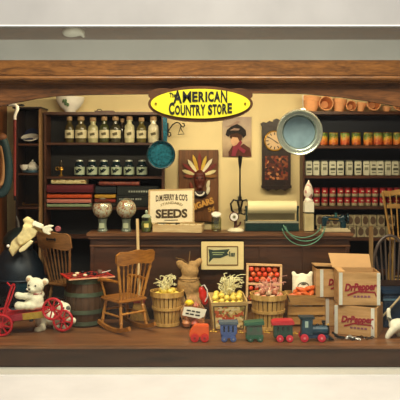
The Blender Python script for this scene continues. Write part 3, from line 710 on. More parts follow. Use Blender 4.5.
for i, px in enumerate([308.6, 316.2, 324, 332.4, 340.2, 349, 357.8, 366.2, 373.0, 380.2, 387.6, 395, 403]):
    lab = 'white spice tin with dark print, %s from the left on the second right shelf' % ORD[i]
    loc = (X_(px, YG), YG, RZ[1]); rz = [0.05, -0.1, 0.12, 0, -0.06, 0.15, 0.0, -0.1, 0.1, -0.14, 0.06, 0, 0.1][i]
    if i < 2: 
        prev2 = prev
        prev = spice('spice_tin', w * (0.92 if i else 1), w * 0.75, h, M_wt, (M_gk, M_gk2)[i], lab, loc, 'white spice tins on the second right shelf', M_wl, [[(0.42, 0.75, 0.16), (0.7, 0.5, 0.09), (0.2, 0.6, 0.05)], [(0.45, 0.6, 0.2), (0.74, 0.7, 0.06)]][i])
        prev.rotation_euler.z = rz
        if i == 0: s0 = prev
    else: dup((s0, prev)[(i * 3) % 5 < 2], loc, rz, lab)
# red tins, two layers
M_rt = bands('red_tin_print', [(0, '#7a7a5a'), (0.16, '#b5aa86'), (0.3, '#b5aa86'), (0.36, '#a3202a'), (0.62, '#b8242f'), (0.9, '#8f1a22'), (1, '#c24a4a')], 'Z', 0, 0.112, 0.25, 70)
M_rl = paint('red_tin_lid', '#7a1d20', 0.35, 0.3)
M_rm = paint('red_tin_mark', '#d8c6a4', 0.6, 0, 0.3, 70)
w, h = 6.0 * k, 9.0 * k; first = None
for lay in (0, 1):
    for i, px in enumerate([316.5, 324.6, 332.4, 340, 347.3, 354.5, 361.3, 368, 374.8, 382.5, 389.5, 396.5]):
        lab = 'red baking tin, %s from the left in the %s layer on third right shelf' % (ORD[i], ('lower', 'upper')[lay])
        loc = (X_(px, YG) + (0.004 if lay else 0), YG + (0.008 * ((i * 5) % 3 - 1)), RZ[2] + lay * (h + 0.003)); rz = 0.08 * ((i * 3 + lay) % 4 - 1.5)
        if first is None:
            first = t = thing('red_tin', lab, 'tin', loc, rz, 'red tins on the third right shelf')
            obj('canister', MB().lathe([(w * 0.49, 0), (w * 0.52, 0.004), (w * 0.52, h * 0.9)], n=18), M_rt, t)
            obj('lid', MB().lathe([(w * 0.54, h * 0.9), (w * 0.54, h * 0.985), (w * 0.4, h)], n=18), M_rl, t)
            obj('printed_mark', MB().box((-w * 0.05, -w * 0.5, h * 0.6), (w * 0.42, 0.02, h * 0.13)), M_rm, t)
        else: dup(first, loc, rz, lab)
# brown printed packets, two layers
w, h = 7.0 * k, 11.0 * k; first = None
M_pk = paint('packet_card', '#b3a782', 0.7, 0, 0.15, 30); M_po = paint('packet_oval', '#5e4a36', 0.7, 0, 0.35, 60)
rowA = [319.5, 327, 334.6, 342.2, 349.6, 357, 364.7, 372.3, 380.6, 391]
rowB = [320.5, 328.5, 336.2, 344.2, 352, 360, 367.4, 374.6, 381.4, 389.5]
for lay, row in ((0, rowB), (1, rowA)):
    for i, px in enumerate(row):
        lab = 'buff packet with brown oval, %s from left in %s layer, lowest stocked shelf' % (ORD[i], ('lower', 'upper')[lay])
        loc = (X_(px, YG), YG, RZ[3] + lay * (h + 0.003)); rz = 0.05 * ((i * 3 + lay) % 4 - 1.5)
        if first is None:
            first = t = thing('grocery_packet', lab, 'packet', loc, rz, 'buff packets on the lowest right shelf')
            obj('carton', MB().bb(-w / 2, w / 2, -0.03, 0.03, 0, h * 0.985), M_pk, t, bevel=0.005)
            obj('printed_oval', MB().disc((0, -0.031, h * 0.5), h * 0.36, 0.006, 18, 0.72), M_po, t, smooth=False)
            obj('printed_bar', MB().box((0, -0.031, h * 0.91), (w * 0.7, 0.005, h * 0.05)), M_po, t, smooth=False)
        else: dup(first, loc, rz, lab)
# flower pots on the right shelf top
yp = 1.78; k = S_(1, yp)
def pot(name, r, h, loc, rot, label):
    t = thing(name, label, 'flower pot', loc, group='clay pots on the right shelf top', rot=rot)
    obj('pot', MB().lathe([(r * 0.62, 0), (r * 0.66, 0), (r * 0.86, h * 0.72), (r * 0.78, h * 0.72), (r * 0.56, 0.012), (0.01, 0.012)], n=26), M_terra, t)
    obj('rim', MB().lathe([(r * 0.78, h * 0.68), (r * 0.98, h * 0.68), (r, h), (r * 0.86, h), (r * 0.78, h * 0.7)], n=26, caps=False), M_terra, t)
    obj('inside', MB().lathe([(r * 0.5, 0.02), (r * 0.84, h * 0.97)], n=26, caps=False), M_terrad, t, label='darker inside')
    return t
zt = RT
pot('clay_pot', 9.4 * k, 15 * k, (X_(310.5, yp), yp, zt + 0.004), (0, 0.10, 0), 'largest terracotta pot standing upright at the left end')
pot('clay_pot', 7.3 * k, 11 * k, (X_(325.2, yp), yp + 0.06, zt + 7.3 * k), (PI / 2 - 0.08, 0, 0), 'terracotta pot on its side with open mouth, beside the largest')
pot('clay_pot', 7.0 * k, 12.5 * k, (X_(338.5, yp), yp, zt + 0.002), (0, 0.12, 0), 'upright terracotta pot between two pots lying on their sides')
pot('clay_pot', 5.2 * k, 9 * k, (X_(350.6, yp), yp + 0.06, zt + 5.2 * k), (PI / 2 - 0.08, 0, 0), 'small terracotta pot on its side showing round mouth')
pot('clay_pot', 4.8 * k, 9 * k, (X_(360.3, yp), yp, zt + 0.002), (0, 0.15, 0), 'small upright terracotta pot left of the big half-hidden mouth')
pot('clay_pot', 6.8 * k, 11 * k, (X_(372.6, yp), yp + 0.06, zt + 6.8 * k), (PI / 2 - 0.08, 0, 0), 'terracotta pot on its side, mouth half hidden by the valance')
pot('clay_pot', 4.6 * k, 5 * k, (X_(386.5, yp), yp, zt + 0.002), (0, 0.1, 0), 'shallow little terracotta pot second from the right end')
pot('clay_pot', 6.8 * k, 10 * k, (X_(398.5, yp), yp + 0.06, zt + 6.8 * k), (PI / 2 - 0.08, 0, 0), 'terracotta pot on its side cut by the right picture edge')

# ================================================================== things on the counter
def onc(px, Y): return Vector((X_(px, Y), Y, KZ))
# candy globes
yg = 1.28; k = S_(1, yg)
t = None
M_candy = speckle('candy_mix', ['#e9e2d0', '#c0603c', '#f0e8d8', '#d9a880', '#e6dfd0', '#b06048', '#eedcb8', '#e2d8c6'], 70, 0.3)
for i, (px, fill) in enumerate(((102.5, 0.76), (126.3, 0.96))):
    loc = onc(px, yg)
    t = thing('candy_globe', ('round glass candy globe with clear empty top, near the gold cloth bolt', 'round glass candy globe full of mixed candy near seed box')[i], 'candy jar', loc, group='glass candy globes on the counter')
    cz_ = 22.5 * k; r = 10.3 * k
    obj('base', MB().lathe([(5.0 * k, 0), (5.2 * k, 0.01), (4.6 * k, 0.02), (4.0 * k, 0.07), (4.2 * k, 0.12), (5 * k, 0.15)], n=22), paint('cloudy_glass', '#6f7868', 0.15, 0, 0.3), t)
    obj('label_plate', MB().box((0, -4.6 * k, 0.07), (5 * k, 0.01, 0.06)), paint('pale_plate', '#a9b08e', 0.5), t)
    zc = cz_ + r * (2 * fill - 1); pr = []
    for q in range(15):
        a = -PI / 2 + (math.asin(max(-1, min(1, 2 * fill - 1))) + PI / 2) * q / 14
        pr.append((max(0.003, r * 0.95 * math.cos(a)), cz_ + r * 0.95 * math.sin(a)))
    obj('candy', MB().lathe(pr, n=28), M_candy, t)
    obj('globe', MB().ball((0, 0, cz_), r, n=20), glass('globe_glass', '#e6ebe2', 0.12, 0.7), t)
    obj('lid', MB().lathe([(3 * k, cz_ + r * 0.94), (3.2 * k, cz_ + r * 0.99), (1.5 * k, cz_ + r * 1.04)], n=16), paint('dull_lid', '#8c8875', 0.4, 0.3), t)
# glass apothecary jar
loc = onc(146.5, 1.19); k = S_(1, 1.19)
t = thing('apothecary_jar', 'small lidded glass jar with yellow label left of the seed box', 'jar', loc)
obj('jar', MB().lathe([(4.4 * k, 0), (5 * k, 0.01), (5.6 * k, 8 * k), (4.6 * k, 13.5 * k), (4.8 * k, 14.5 * k)], n=22), glass('green_jar', '#b9c9a8', 0.12, 0.8), t)
obj('contents', MB().lathe([(4.2 * k, 0.01), (5.2 * k, 8 * k), (4.6 * k, 11 * k)], n=20), paint('jar_sweets', '#a9a77c', 0.6, 0, 0.35, 30), t)
obj('paper_label', MB().box((0.3 * k, -5.5 * k, 7 * k), (4.4 * k, 0.012, 4 * k)), paint('yellow_label', '#d9c96e', 0.7), t)
l_ = obj('lid', MB().lathe([(4.9 * k, 14.6 * k), (5 * k, 15.4 * k), (3 * k, 17.4 * k), (0.8 * k, 18.2 * k)], n=20), paint('cloudy_lid', '#9aa58c', 0.15), t)
obj('knob', MB().ball((0, 0, 20 * k), (1.5 * k, 1.5 * k, 2.0 * k)), paint('cloudy_lid', '#9aa58c', 0.15), l_)
# seed display box
k = S_(1, 1.24); c0 = onc(178.8, 1.285)
t = thing('seed_box', 'open cream seed display box with raised lid lettered SEEDS on the counter', 'box', c0, rz=-0.10)
M_sbox = wood('seed_box_wood', '#a98552', '#e2cb98', 'X', 5, 0.6)
W = 24.4 * k
hh = 7.5 * k
tray = MB().bb(-W, W, -0.16, -0.145, 0, hh).bb(-W, W, 0.145, 0.16, 0, hh).bb(-W, -W + 0.015, -0.145, 0.145, 0, hh).bb(W - 0.015, W, -0.145, 0.145, 0, hh).bb(-W + 0.015, W - 0.015, -0.145, 0.145, 0, 0.012)
obj('tray', tray, M_sbox, t, bevel=0.003)
pk = MB()
for i in range(7): pk.box((-W + 0.05 + i * (2 * W - 0.1) / 6, -0.01, hh * 0.62), ((2 * W - 0.1) / 7 * 0.93, 0.24, 0.02), (0.10, 0.0, 0.04 * (i % 3 - 1)))
obj('seed_packets', pk, speckle('seed_packet_print', ['#e8d9a8', '#d9b870', '#efe6c6', '#cfa05a', '#e3d3a2'], 18), t)
lidM = Matrix.Translation((-9.6 * k, 0.165, hh * 0.8)) @ Euler((-0.20, math.radians(-1.5), 0)).to_matrix().to_4x4()
lw, lh = 23.8 * k, 36 * k
lid = obj('lid', MB().bb(-lw, lw, -0.008, 0.012, 0, lh).xf(lidM), paint('seed_lid_cream', '#f1e6c6', 0.6, 0, 0.04), t, bevel=0.003, label='raised cream lid lettered D.M. FERRY & CO\'S SEEDS')
fr = MB().bb(-lw, lw, -0.012, -0.008, 0, 0.02).bb(-lw, lw, -0.012, -0.008, lh - 0.02, lh).bb(-lw, -lw + 0.02, -0.012, -0.008, 0.02, lh - 0.02).bb(lw - 0.02, lw, -0.012, -0.008, 0.02, lh - 0.02)
obj('lid_border', fr.xf(lidM), M_sbox, lid)
def onlid(m, x, z): return m.xf(lidM @ Matrix.Translation((x, -0.011, z)))
M_seedt = paint('seed_brown', '#4a3a1e', 0.6, 0, 0.1)
a1 = onlid(text("D.M.FERRY & CO'S", 33 * k, 6.8 * k, 0.028, arch=1.2 * k), 0.4 * k, 26.5 * k)
a2 = onlid(text("SEEDS", 33 * k, 9.4 * k, 0.045), 0.3 * k, 10.5 * k)
a3 = onlid(text("STANDARD", 23 * k, 2.6 * k, 0.01, arch=2.6 * k), 0.4 * k, 19.2 * k)
a4 = onlid(MB().bb(-7 * k, 7 * k, -0.002, 0.0, 0, 0.7 * k), 0, 3.4 * k)
obj('lettering', a1.add(a2.v, a2.f).add(a4.v, a4.f), M_seedt, lid, smooth=False)
obj('lettering', a3, paint('seed_olive', '#8a7a48', 0.6), lid, smooth=False)
# covered glass jar with white button lid
k = S_(1, 1.3)
t = thing('glass_canister', 'clear glass canister with white button lid right of the seed box', 'jar', onc(216.3, 1.3))
obj('jar', MB().lathe([(4.6 * k, 0), (5 * k, 0.01), (5 * k, 13 * k), (3.4 * k, 15.5 * k)], n=22), glass('canister_glass', '#cdd3bd', 0.16, 0.8), t)
lid = obj('lid', MB().lathe([(3.6 * k, 15.4 * k), (4.8 * k, 16 * k), (4.8 * k, 17.2 * k), (3 * k, 18 * k)], n=22).xf(Matrix.Translation((0, 0, 16.5 * k)) @ Matrix.Rotation(0.45, 4, 'X') @ Matrix.Translation((0, 0, -16.5 * k))), M_white, t)
# counter scale with a dial
k = S_(1, 1.24)
t = thing('counter_scale', 'small counter scale with round white dial beside the paper roll', 'scale', onc(235.6, 1.24))
obj('base', MB().lathe([(8.2 * k, 0), (8.6 * k, 0.012), (7 * k, 2.6 * k), (4 * k, 4 * k)], n=26), paint('scale_cream', '#cfc6a6', 0.4), t)
obj('column', MB().lathe([(1.9 * k, 4 * k), (1.3 * k, 7 * k), (1.7 * k, 11 * k)], n=14), paint('scale_brown', '#5b3324', 0.4, 0.3), t)
obj('arm', MB().tube([(1.3 * k, 0, 5 * k), (4 * k, 0, 6.5 * k), (5 * k, 0, 10 * k)], 0.9 * k, 8), paint('scale_brown', '#5b3324', 0.4, 0.3), t)
dl = obj('dial', MB().disc((-1.6 * k, -2.2 * k, 15 * k), 4.5 * k, 2.2 * k, 28), M_white, t)
obj('hub', MB().disc((-1.6 * k, -3.4 * k, 15 * k), 1.5 * k, 0.012, 16), paint('hub_olive', '#6a6a3c', 0.5), dl)
obj('bezel', MB().ring((-1.6 * k, -3.2 * k, 15 * k), 4.4 * k, 0.006, 'Y'), paint('scale_brown', '#5b3324', 0.4, 0.3), dl)
# wrapping paper roll on its dark green cutter
k = S_(1, 1.36); yr = 1.36
t = thing('paper_cutter', 'dark green iron paper cutter stand on the counter under the cream roll', 'paper cutter', onc(272, yr))
M_teal = paint('dark_green_iron', '#16322e', 0.4, 0.2, 0.25)
hb = 24.5 * k
obj('base', MB().bb(-27.3 * k, 26 * k, -0.09, 0.09, 0, 8.6 * k), M_teal, t, bevel=0.006)
for s in (-1, 1): obj('upright', MB().bb(s * 25.6 * k - 0.010, s * 25.6 * k + 0.010, -0.03, 0.03, 8.6 * k, 24 * k), M_teal, t, bevel=0.003)
obj('cutting_blade', MB().bb(-27 * k, 25.5 * k, -0.096, -0.085, 8.2 * k, 10 * k), paint('blade_grey', '#a8a78f', 0.35, 0.4), t)
for s in (-1, 1): obj('axle', MB().cyl((s * 24.9 * k, 0, 23.5 * k), (s * 27.0 * k, 0, 23.5 * k), 0.016), M_iron, t)
t = thing('paper_roll', 'long cream roll of wrapping paper mounted on the green cutter', 'paper roll', onc(272, yr) + Vector((0, 0, 23.5 * k)))
rp = 6.3 * k
M_roll = paint('wrapping_paper', '#ecdfae', 0.7, 0, 0.03)
obj('roll', MB().cyl((-24.4 * k, 0, 0), (24.0 * k, 0, 0), rp, n=32), M_roll, t)
obj('hanging_sheet', MB().bb(-24.2 * k, 23 * k, 0.02, 0.023, -13.0 * k, -rp * 0.8), paint('wrapping_paper_shaded', '#a8946a', 0.7, 0, 0.04), t)  # same paper, shade under the roll painted into its colour
# tall bottle with pointed stopper
k = S_(1, 1.3)
t = thing('tall_bottle', 'tall square clear bottle with white label and pointed white stopper', 'bottle', onc(308.6, 1.3))
obj('bottle', MB().box((0, 0, 9.5 * k), (10.4 * k, 9 * k, 19 * k)), glass('tall_bottle_glass', '#f2efe2', 0.05, 0.6), t, bevel=0.012)
obj('contents', MB().box((0, 0, 9 * k), (9 * k, 7.6 * k, 17 * k)), paint('straw_liquid', '#d6c8a2', 0.4, 0, 0.2), t)
obj('label', MB().bb(-4.9 * k, 4.9 * k, -4.75 * k, -4.5 * k, 19 * k, 29.5 * k).bb(-4.9 * k, 4.9 * k, -4.5 * k, 4.5 * k, 19 * k, 29.5 * k), paint('white_card', '#e6e1c8', 0.6, 0, 0.05), t, bevel=0.006)
obj('stopper', MB().lathe([(4.6 * k, 29.5 * k), (4.4 * k, 31 * k), (3.2 * k, 33 * k), (4.6 * k, 36 * k), (4.8 * k, 40 * k), (3.4 * k, 45 * k), (1.4 * k, 49 * k), (0.3 * k, 51 * k)], n=20), speckle('stopper_print', ['#e9e2cf', '#dccfc0', '#e9e2cf', '#b98a80', '#e2dccb'], 30), t)
# dark teal sewing machine
k = S_(1, 1.28)
t = thing('sewing_machine', 'dark teal sewing machine on pale base at the right of the counter', 'sewing machine', onc(333, 1.28))
M_sew = paint('teal_enamel', '#0a2830', 0.25, 0.1, 0.3)
obj('base_plate', MB().bb(-13 * k, 16 * k, -0.09, 0.08, 0, 1.8 * k).bb(-10 * k, 14 * k, -0.075, 0.07, 1.8 * k, 3.4 * k), paint('pale_bed', '#b9a983', 0.45, 0, 0.15), t, bevel=0.004)
arm = MB()
arm.box((10 * k, 0, 8.5 * k), (5.5 * k, 0.08, 12 * k)).box((0, 0, 12.5 * k), (19 * k, 0.06, 4.4 * k), (0, 0.06, 0)).box((-9 * k, 0, 9.5 * k), (4.6 * k, 0.06, 9 * k)).ball((10 * k, 0, 13 * k), (4 * k, 0.05, 4 * k))
obj('arm', arm.fuse(0.012, 4), M_sew, t)
obj('needle_bar', MB().cyl((-9 * k, 0, 3.2 * k), (-9 * k, 0, 6 * k), 0.008), M_steel, t)
obj('hand_wheel', MB().ring((14.4 * k, 0, 12.5 * k), 4.6 * k, 0.012, 'X', 22, 8).cyl((12 * k, 0, 12.5 * k), (15 * k, 0, 12.5 * k), 0.016), M_sew, t)
obj('gilt_decoration', MB().box((0, -0.036, 12.5 * k), (10 * k, 0.004, 1.2 * k), (0, 0.06, 0)), M_gold, t)
obj('thread_spool', MB().lathe([(1.8 * k, 14.6 * k), (1.8 * k, 15.2 * k), (1.0 * k, 15.4 * k), (1.0 * k, 17.6 * k), (1.8 * k, 17.8 * k), (1.8 * k, 18.2 * k)], (3 * k, 0, 0), 14), paint('thread_teal', '#1e5a58', 0.7), t)
# pale green arcs: a reflection in the acrylic, built as thin tubes
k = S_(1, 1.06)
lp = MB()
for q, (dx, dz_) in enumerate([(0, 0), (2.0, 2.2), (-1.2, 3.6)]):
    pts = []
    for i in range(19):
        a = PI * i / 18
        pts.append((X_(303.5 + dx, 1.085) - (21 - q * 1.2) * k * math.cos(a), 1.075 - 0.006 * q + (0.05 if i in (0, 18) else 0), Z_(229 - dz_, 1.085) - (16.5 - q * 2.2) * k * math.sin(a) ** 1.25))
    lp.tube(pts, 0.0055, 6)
o = obj('green_reflection', lp, paint('pale_green_reflection', '#5c8a70', 0.35), None, True)
tag(o, 'pale green arcs standing in for a reflection in the clear cover by the counter', 'reflection')
# ================================================================== furniture on the floor
def prof_turn(r): return [(0, r * 0.7), (0.1, r), (0.18, r * 0.75), (0.22, r * 1.15), (0.3, r * 0.8), (0.5, r * 1.1), (0.7, r * 0.8), (0.78, r * 1.15), (0.82, r * 0.75), (0.92, r), (1, r * 0.7)]
def spindle_chair(name, label, loc, rz, w, d, sh, bh, mat_, matx, n=6, rocker=False, arms=False, crest=0.17, rake=0.16, group=None, slot=False):
    """seat faces -y, back at +y; bh = full height"""
    t = thing(name, label, 'chair', loc, rz, group)
    z0 = 0.045 if rocker else 0.0
    st = MB().box((0, 0, sh - 0.02), (w, d, 0.035))
    obj('seat', st, matx, t, bevel=0.012)
    yb = d / 2 - 0.03
    cz0 = bh - crest
    def bk(z): return yb + rake * (z - sh) / (bh - sh)
    for s in (-1, 1):
        x0, x1 = s * (w / 2 - 0.045), s * (w / 2 + 0.036)
        obj('back_post', MB().turned((x0, yb, sh), (x1, bk(cz0 + 0.05), cz0 + 0.05), prof_turn(0.016)), mat_, t)
        obj('leg', MB().turned((s * (w / 2 - 0.05), -d / 2 + 0.05, sh - 0.03), (s * (w / 2 - 0.02), -d / 2 + 0.01, z0), prof_turn(0.019)), mat_, t)
        obj('leg', MB().turned((s * (w / 2 - 0.05), d / 2 - 0.05, sh - 0.03), (s * (w / 2 - 0.02), d / 2 + 0.01, z0), prof_turn(0.019)), mat_, t)
    for i in range(n):
        f = (i + 0.5) / n * 2 - 1
        obj('spindle', MB().turned((f * (w / 2 - 0.06), yb, sh), (f * (w / 2 - 0.01), bk(cz0 + 0.03), cz0 + 0.03), prof_turn(0.0095), 7), mat_, t)
    # crest rail, slightly bowed, with rounded ears
    m = 14; cr = MB(); vs = []; fs = []
    for i in range(m + 1):
        f = i / m * 2 - 1; x = f * (w / 2 + 0.06); bow = 0.035 * (1 - f * f)
        e = abs(f) ** 8
        zt_ = bh + 0.008 * math.cos(f * PI * 2) - 0.045 * e; zb_ = cz0 + 0.012 * math.cos(f * PI * 1) + 0.04 * e
        vs += [(x, bk(zb_) + bow - 0.014, zb_), (x, bk(zt_) + bow - 0.014, zt_), (x, bk(zt_) + bow + 0.014, zt_), (x, bk(zb_) + bow + 0.014, zb_)]
    for i in range(m):
        a = i * 4; b = a + 4
        for q in range(4): fs.append((a + q, b + q, b + (q + 1) % 4, a + (q + 1) % 4))
    fs.append((3, 2, 1, 0)); fs.append((m * 4, m * 4 + 1, m * 4 + 2, m * 4 + 3))
    cr.add(vs, [f[::-1] for f in fs])
    crest_o = obj('crest_rail', cr, matx, t, angle=50)
    if slot:
        zc = (cz0 + bh) / 2 + 0.02
        obj('hand_slot', MB().box((0, bk(zc) + 0.05, zc), (0.11, 0.012, 0.018)).ball((-0.06, bk(zc) + 0.05, zc), (0.012, 0.008, 0.02)).ball((0.06, bk(zc) + 0.05, zc), (0.012, 0.008, 0.02)), M_black, crest_o)
    zs = z0 + (sh - z0) * 0.42
    for s in (-1, 1):
        obj('stretcher', MB().turned((s * (w / 2 - 0.03), -d / 2 + 0.03, zs), (s * (w / 2 - 0.03), d / 2 - 0.01, zs), prof_turn(0.012)), mat_, t)
    for y in (-d / 2 + 0.025, d / 2 - 0.005):
        obj('stretcher', MB().turned((-w / 2 + 0.03, y, zs + 0.03), (w / 2 - 0.03, y, zs + 0.03), prof_turn(0.013)), mat_, t)
    if rocker:
        for s in (-1, 1):
            pts = [(s * (w / 2 - 0.02), -d / 2 - 0.06 + (d + 0.22) * i / 12, 0.024 + 0.11 * (i / 12 - 0.45) ** 2 * 2) for i in range(13)]
            rk = MB()
            for a, b in zip(pts, pts[1:]): rk.bar(a, Vector(b) + (Vector(b) - Vector(a)) * 0.1, 0.028, 0.042)
            obj('rocker', rk, matx, t)
    if arms:
        za = sh + (bh - sh) * 0.36
        for s in (-1, 1):
            obj('arm', MB().tube([(s * (w / 2 - 0.01), bk(za) - 0.01, za), (s * (w / 2 + 0.01), 0.0, za + 0.004), (s * (w / 2 + 0.01), -d / 2 + 0.02, za - 0.005), (s * (w / 2 + 0.005), -d / 2 - 0.02, za - 0.025)], [0.014, 0.018, 0.02, 0.014], 10), matx, t)
            obj('arm_post', MB().turned((s * (w / 2 - 0.03), -d / 2 + 0.06, sh), (s * (w / 2 + 0.005), -d / 2 + 0.03, za - 0.01), prof_turn(0.013)), mat_, t)
    return t
spindle_chair('rocking_chair', 'golden oak spindle-back rocking chair drawn up to the barrel, back to us', (-0.835, 0.66, 0), math.radians(220), 0.37, 0.38, 0.36, 0.885, M_oak, M_oakx, 6, True, True, 0.15, 0.075)
spindle_chair('spindle_chair', 'brown spindle-back chair with slotted crest rail behind the barrel at left', (-1.56, 1.27, 0), math.radians(150), 0.375, 0.34, 0.42, 1.02, M_ash, wood('greyed_oak_level', '#5c3b20', '#a0703f', 'X', 7, 0.4), 6, False, False, 0.20, 0.12, slot=True)

# barrel with a checkerboard
t = thing('barrel', 'brown wooden barrel with grey-green hoops standing between the two chairs', 'barrel', (-1.30, 0.90, 0))
R = lambda z: 0.185 + 0.04 * math.sin(PI * z / 0.54)
stv = MB(); ns = 20
for i in range(ns):
    a0, a1 = 2 * PI * (i + 0.04) / ns, 2 * PI * (i + 0.96) / ns; vs = []; fs = []
    for j in range(9):
        z = 0.54 * j / 8; r = R(z)
        vs += [(r * math.cos(a0), r * math.sin(a0), z), (r * math.cos(a1), r * math.sin(a1), z)]
    for j in range(8): fs.append((2 * j, 2 * j + 1, 2 * j + 3, 2 * j + 2))
    stv.add(vs, fs)
stv.lathe([(R(0) - 0.01, 0), (R(0.27) - 0.008, 0.27), (R(0.54) - 0.01, 0.54)], n=24)
obj('staves', stv, wood('barrel_oak', '#2e1c10', '#5c3f26', 'Z', 6, 0.5), t)
M_hoop = paint('hoop_grey_green', '#56634e', 0.45, 0.4, 0.25)
for z in (0.04, 0.17, 0.36, 0.50): obj('hoop', MB().lathe([(R(z) + 0.004, z - 0.022), (R(z) + 0.010, z - 0.022), (R(z + 0.02) + 0.010, z + 0.022), (R(z + 0.02) + 0.004, z + 0.022)], n=30, caps=False), M_hoop, t)
t = thing('checkerboard', 'red and black checkerboard lying on top of the barrel', 'game board', (-1.27, 0.88, 0.541), math.radians(24))
obj('board', MB().box((0, 0, 0.009), (0.52, 0.42, 0.016)), paint('board_red', '#b3281c', 0.45, 0, 0.15), t, bevel=0.003)
sq = MB()
for i in range(8):
    for j in range(8):
        if (i + j) % 2: sq.box((-0.203 + 0.058 * i, -0.175 + 0.05 * j, 0.0178), (0.057, 0.049, 0.002))
obj('dark_squares', sq, paint('board_dark', '#3b1510', 0.5), t, smooth=False)
obj('board_edge', MB().box((0, -0.212, 0.009), (0.52, 0.004, 0.014)), paint('board_edge', '#d9a07a', 0.6), t, smooth=False)
first = None
for i, (x, y, cream, where) in enumerate([(-0.16, -0.07, 1, 'nearest the left corner'), (-0.10, 0.06, 1, 'behind the others'), (-0.05, -0.1, 1, 'near the front edge'), (0.02, 0.02, 0, 'at the middle of the board'), (0.07, -0.06, 0, 'in front of the pipe'), (-0.02, 0.13, 0, 'at the back edge')]):
    c = Matrix.Rotation(math.radians(24), 4, 'Z') @ Vector((x, y, 0))
    lab = '%s round checker on the red board, %s' % ('cream' if cream else 'black', where)
    o = obj('checker', MB().lathe([(0.020, 0), (0.023, 0.004), (0.023, 0.016), (0.020, 0.02), (0.012, 0.017)], n=18), paint('checker_cream', '#e3d2a8', 0.4) if cream else M_black, None, loc=(-1.27 + c.x, 0.88 + c.y, 0.5635))
    tag(o, lab, 'checker', 'checkers on the red board')
t = thing('tobacco_pipe', 'pale tobacco pipe lying at the right end of the checkerboard', 'pipe', (-1.13, 0.89, 0.563), 0.3)
obj('bowl', MB().lathe([(0.010, 0), (0.024, 0.012), (0.026, 0.045), (0.020, 0.045), (0.016, 0.012)], n=16), paint('pipe_brown', '#7d6a58', 0.5), t)
obj('stem', MB().tube([(0.018, 0, 0.012), (0.07, 0, 0.022), (0.12, 0, 0.035)], [0.009, 0.007, 0.006], 8), paint('pipe_stem', '#b7ad9c', 0.4), t)

# black iron stove in the left corner
t = thing('iron_stove', 'black pot-bellied iron stove in the left corner behind the red wagon', 'stove', (-2.13, 1.22, 0))
M_stove = paint('stove_black', '#0d1a24', 0.45, 0.2, 0.35)
obj('belly', MB().lathe([(0.20, 0.16), (0.26, 0.2), (0.30, 0.34), (0.31, 0.46), (0.28, 0.62), (0.2, 0.76), (0.165, 0.80), (0.165, 0.86)], n=36), M_stove, t)
obj('base', MB().lathe([(0.27, 0.10), (0.29, 0.12), (0.27, 0.16), (0.2, 0.17)], n=32), M_stove, t)
for i in range(4):
    a = PI / 4 + i * PI / 2
    obj('foot', MB().tube([(0.2 * math.cos(a), 0.2 * math.sin(a), 0.11), (0.27 * math.cos(a), 0.27 * math.sin(a), 0.06), (0.28 * math.cos(a), 0.28 * math.sin(a), 0.0)], [0.03, 0.022, 0.026], 8), M_stove, t)
obj('waist_ring', MB().ring((0, 0, 0.47), 0.312, 0.014), M_stove, t)
dr_ = obj('fire_door', MB().box((0.12, -0.275, 0.38), (0.17, 0.02, 0.15), (0.0, 0, 0.41)), paint('door_teal', '#12303a', 0.35, 0.3), t, bevel=0.006)
obj('door_knob', MB().ball((0.17, -0.29, 0.38), 0.014), M_steel, dr_)
lid = obj('lid', MB().lathe([(0.17, 0.86), (0.185, 0.88), (0.175, 0.94), (0.13, 1.0), (0.06, 1.045), (0.02, 1.06)], n=32), paint('lid_black', '#15201e', 0.35, 0.3, 0.3), t)
obj('lid_handle', MB().tube([(0.0, 0, 1.05), (-0.005, 0, 1.12), (-0.03, 0, 1.19)], [0.02, 0.014, 0.012], 8), paint('handle_grey', '#55514a', 0.4, 0.4), lid)

# things on the left wall
t = thing('horse_collar', 'dark teal horse collar with tan lining hanging on the left wall', 'horse collar', (X_(0.5, 0.85), 0.85, Z_(166, 0.85)), rz=0.12)
k = S_(1, 0.85)
def cpts(a, b, n=28): return [(a * math.sin(2 * PI * i / n) * (1 - 0.22 * math.cos(2 * PI * i / n)), 0, b * math.cos(2 * PI * i / n)) for i in range(n)]
obj('padding', MB().tube([(x, 0, z) for x, _, z in cpts(7.6 * k, 28 * k)], 4.4 * k, 12, True), paint('collar_teal', '#0f3034', 0.6, 0, 0.25), t)
obj('lining', MB().tube([(x, -0.02, z) for x, _, z in cpts(3.2 * k, 19 * k)], 2.0 * k, 10, True), paint('collar_tan', '#a8794a', 0.7), t)
obj('top_cap', MB().ball((0, -0.02, 29 * k), (6.5 * k, 0.05, 4 * k)), paint('cap_brown', '#7a4a26', 0.6), t)
obj('wall_strap', MB().bar((-0.02, 0, 27 * k), (-0.285, 0.0, 40 * k), 0.02, 0.008), M_dark, t)
yy = 0.62
t = thing('hanging_rod', 'thin dark rod fixed across the left corner carrying the cane', 'rod', (X_(8, yy), yy, Z_(105, yy)))
obj('rod', MB().cyl((X_(-38, yy) - X_(8, yy), 0, 0), (X_(22, yy) - X_(8, yy), 0, -0.005), 0.012, n=12), M_dark, t)
obj('pale_end', MB().cyl((X_(-8, yy) - X_(8, yy), -0.002, 0), (X_(7, yy) - X_(8, yy), -0.002, 0), 0.0135, n=12), paint('rod_pale', '#c9a890', 0.5), t)
obj('rod_tip', MB().ball((X_(22, yy) - X_(8, yy), 0, -0.005), (0.03, 0.016, 0.014)), M_black, t)
obj('wall_bracket', MB().bb(XL + 0.004 - X_(8, yy), XL + 0.03 - X_(8, yy), -0.04, 0.04, -0.04, 0.04), M_dark, t)
k = S_(1, yy)
t = thing('walking_cane', 'red-brown cane with curly white handle hanging in the left corner', 'cane', (X_(15.3, yy), yy - 0.02, Z_(196, yy)))
obj('shaft', MB().cyl((0, 0, 0), (0, 0, 76 * k), 0.013, 0.017, 10), paint('cane_red', '#6e231d', 0.35, 0, 0.2), t)
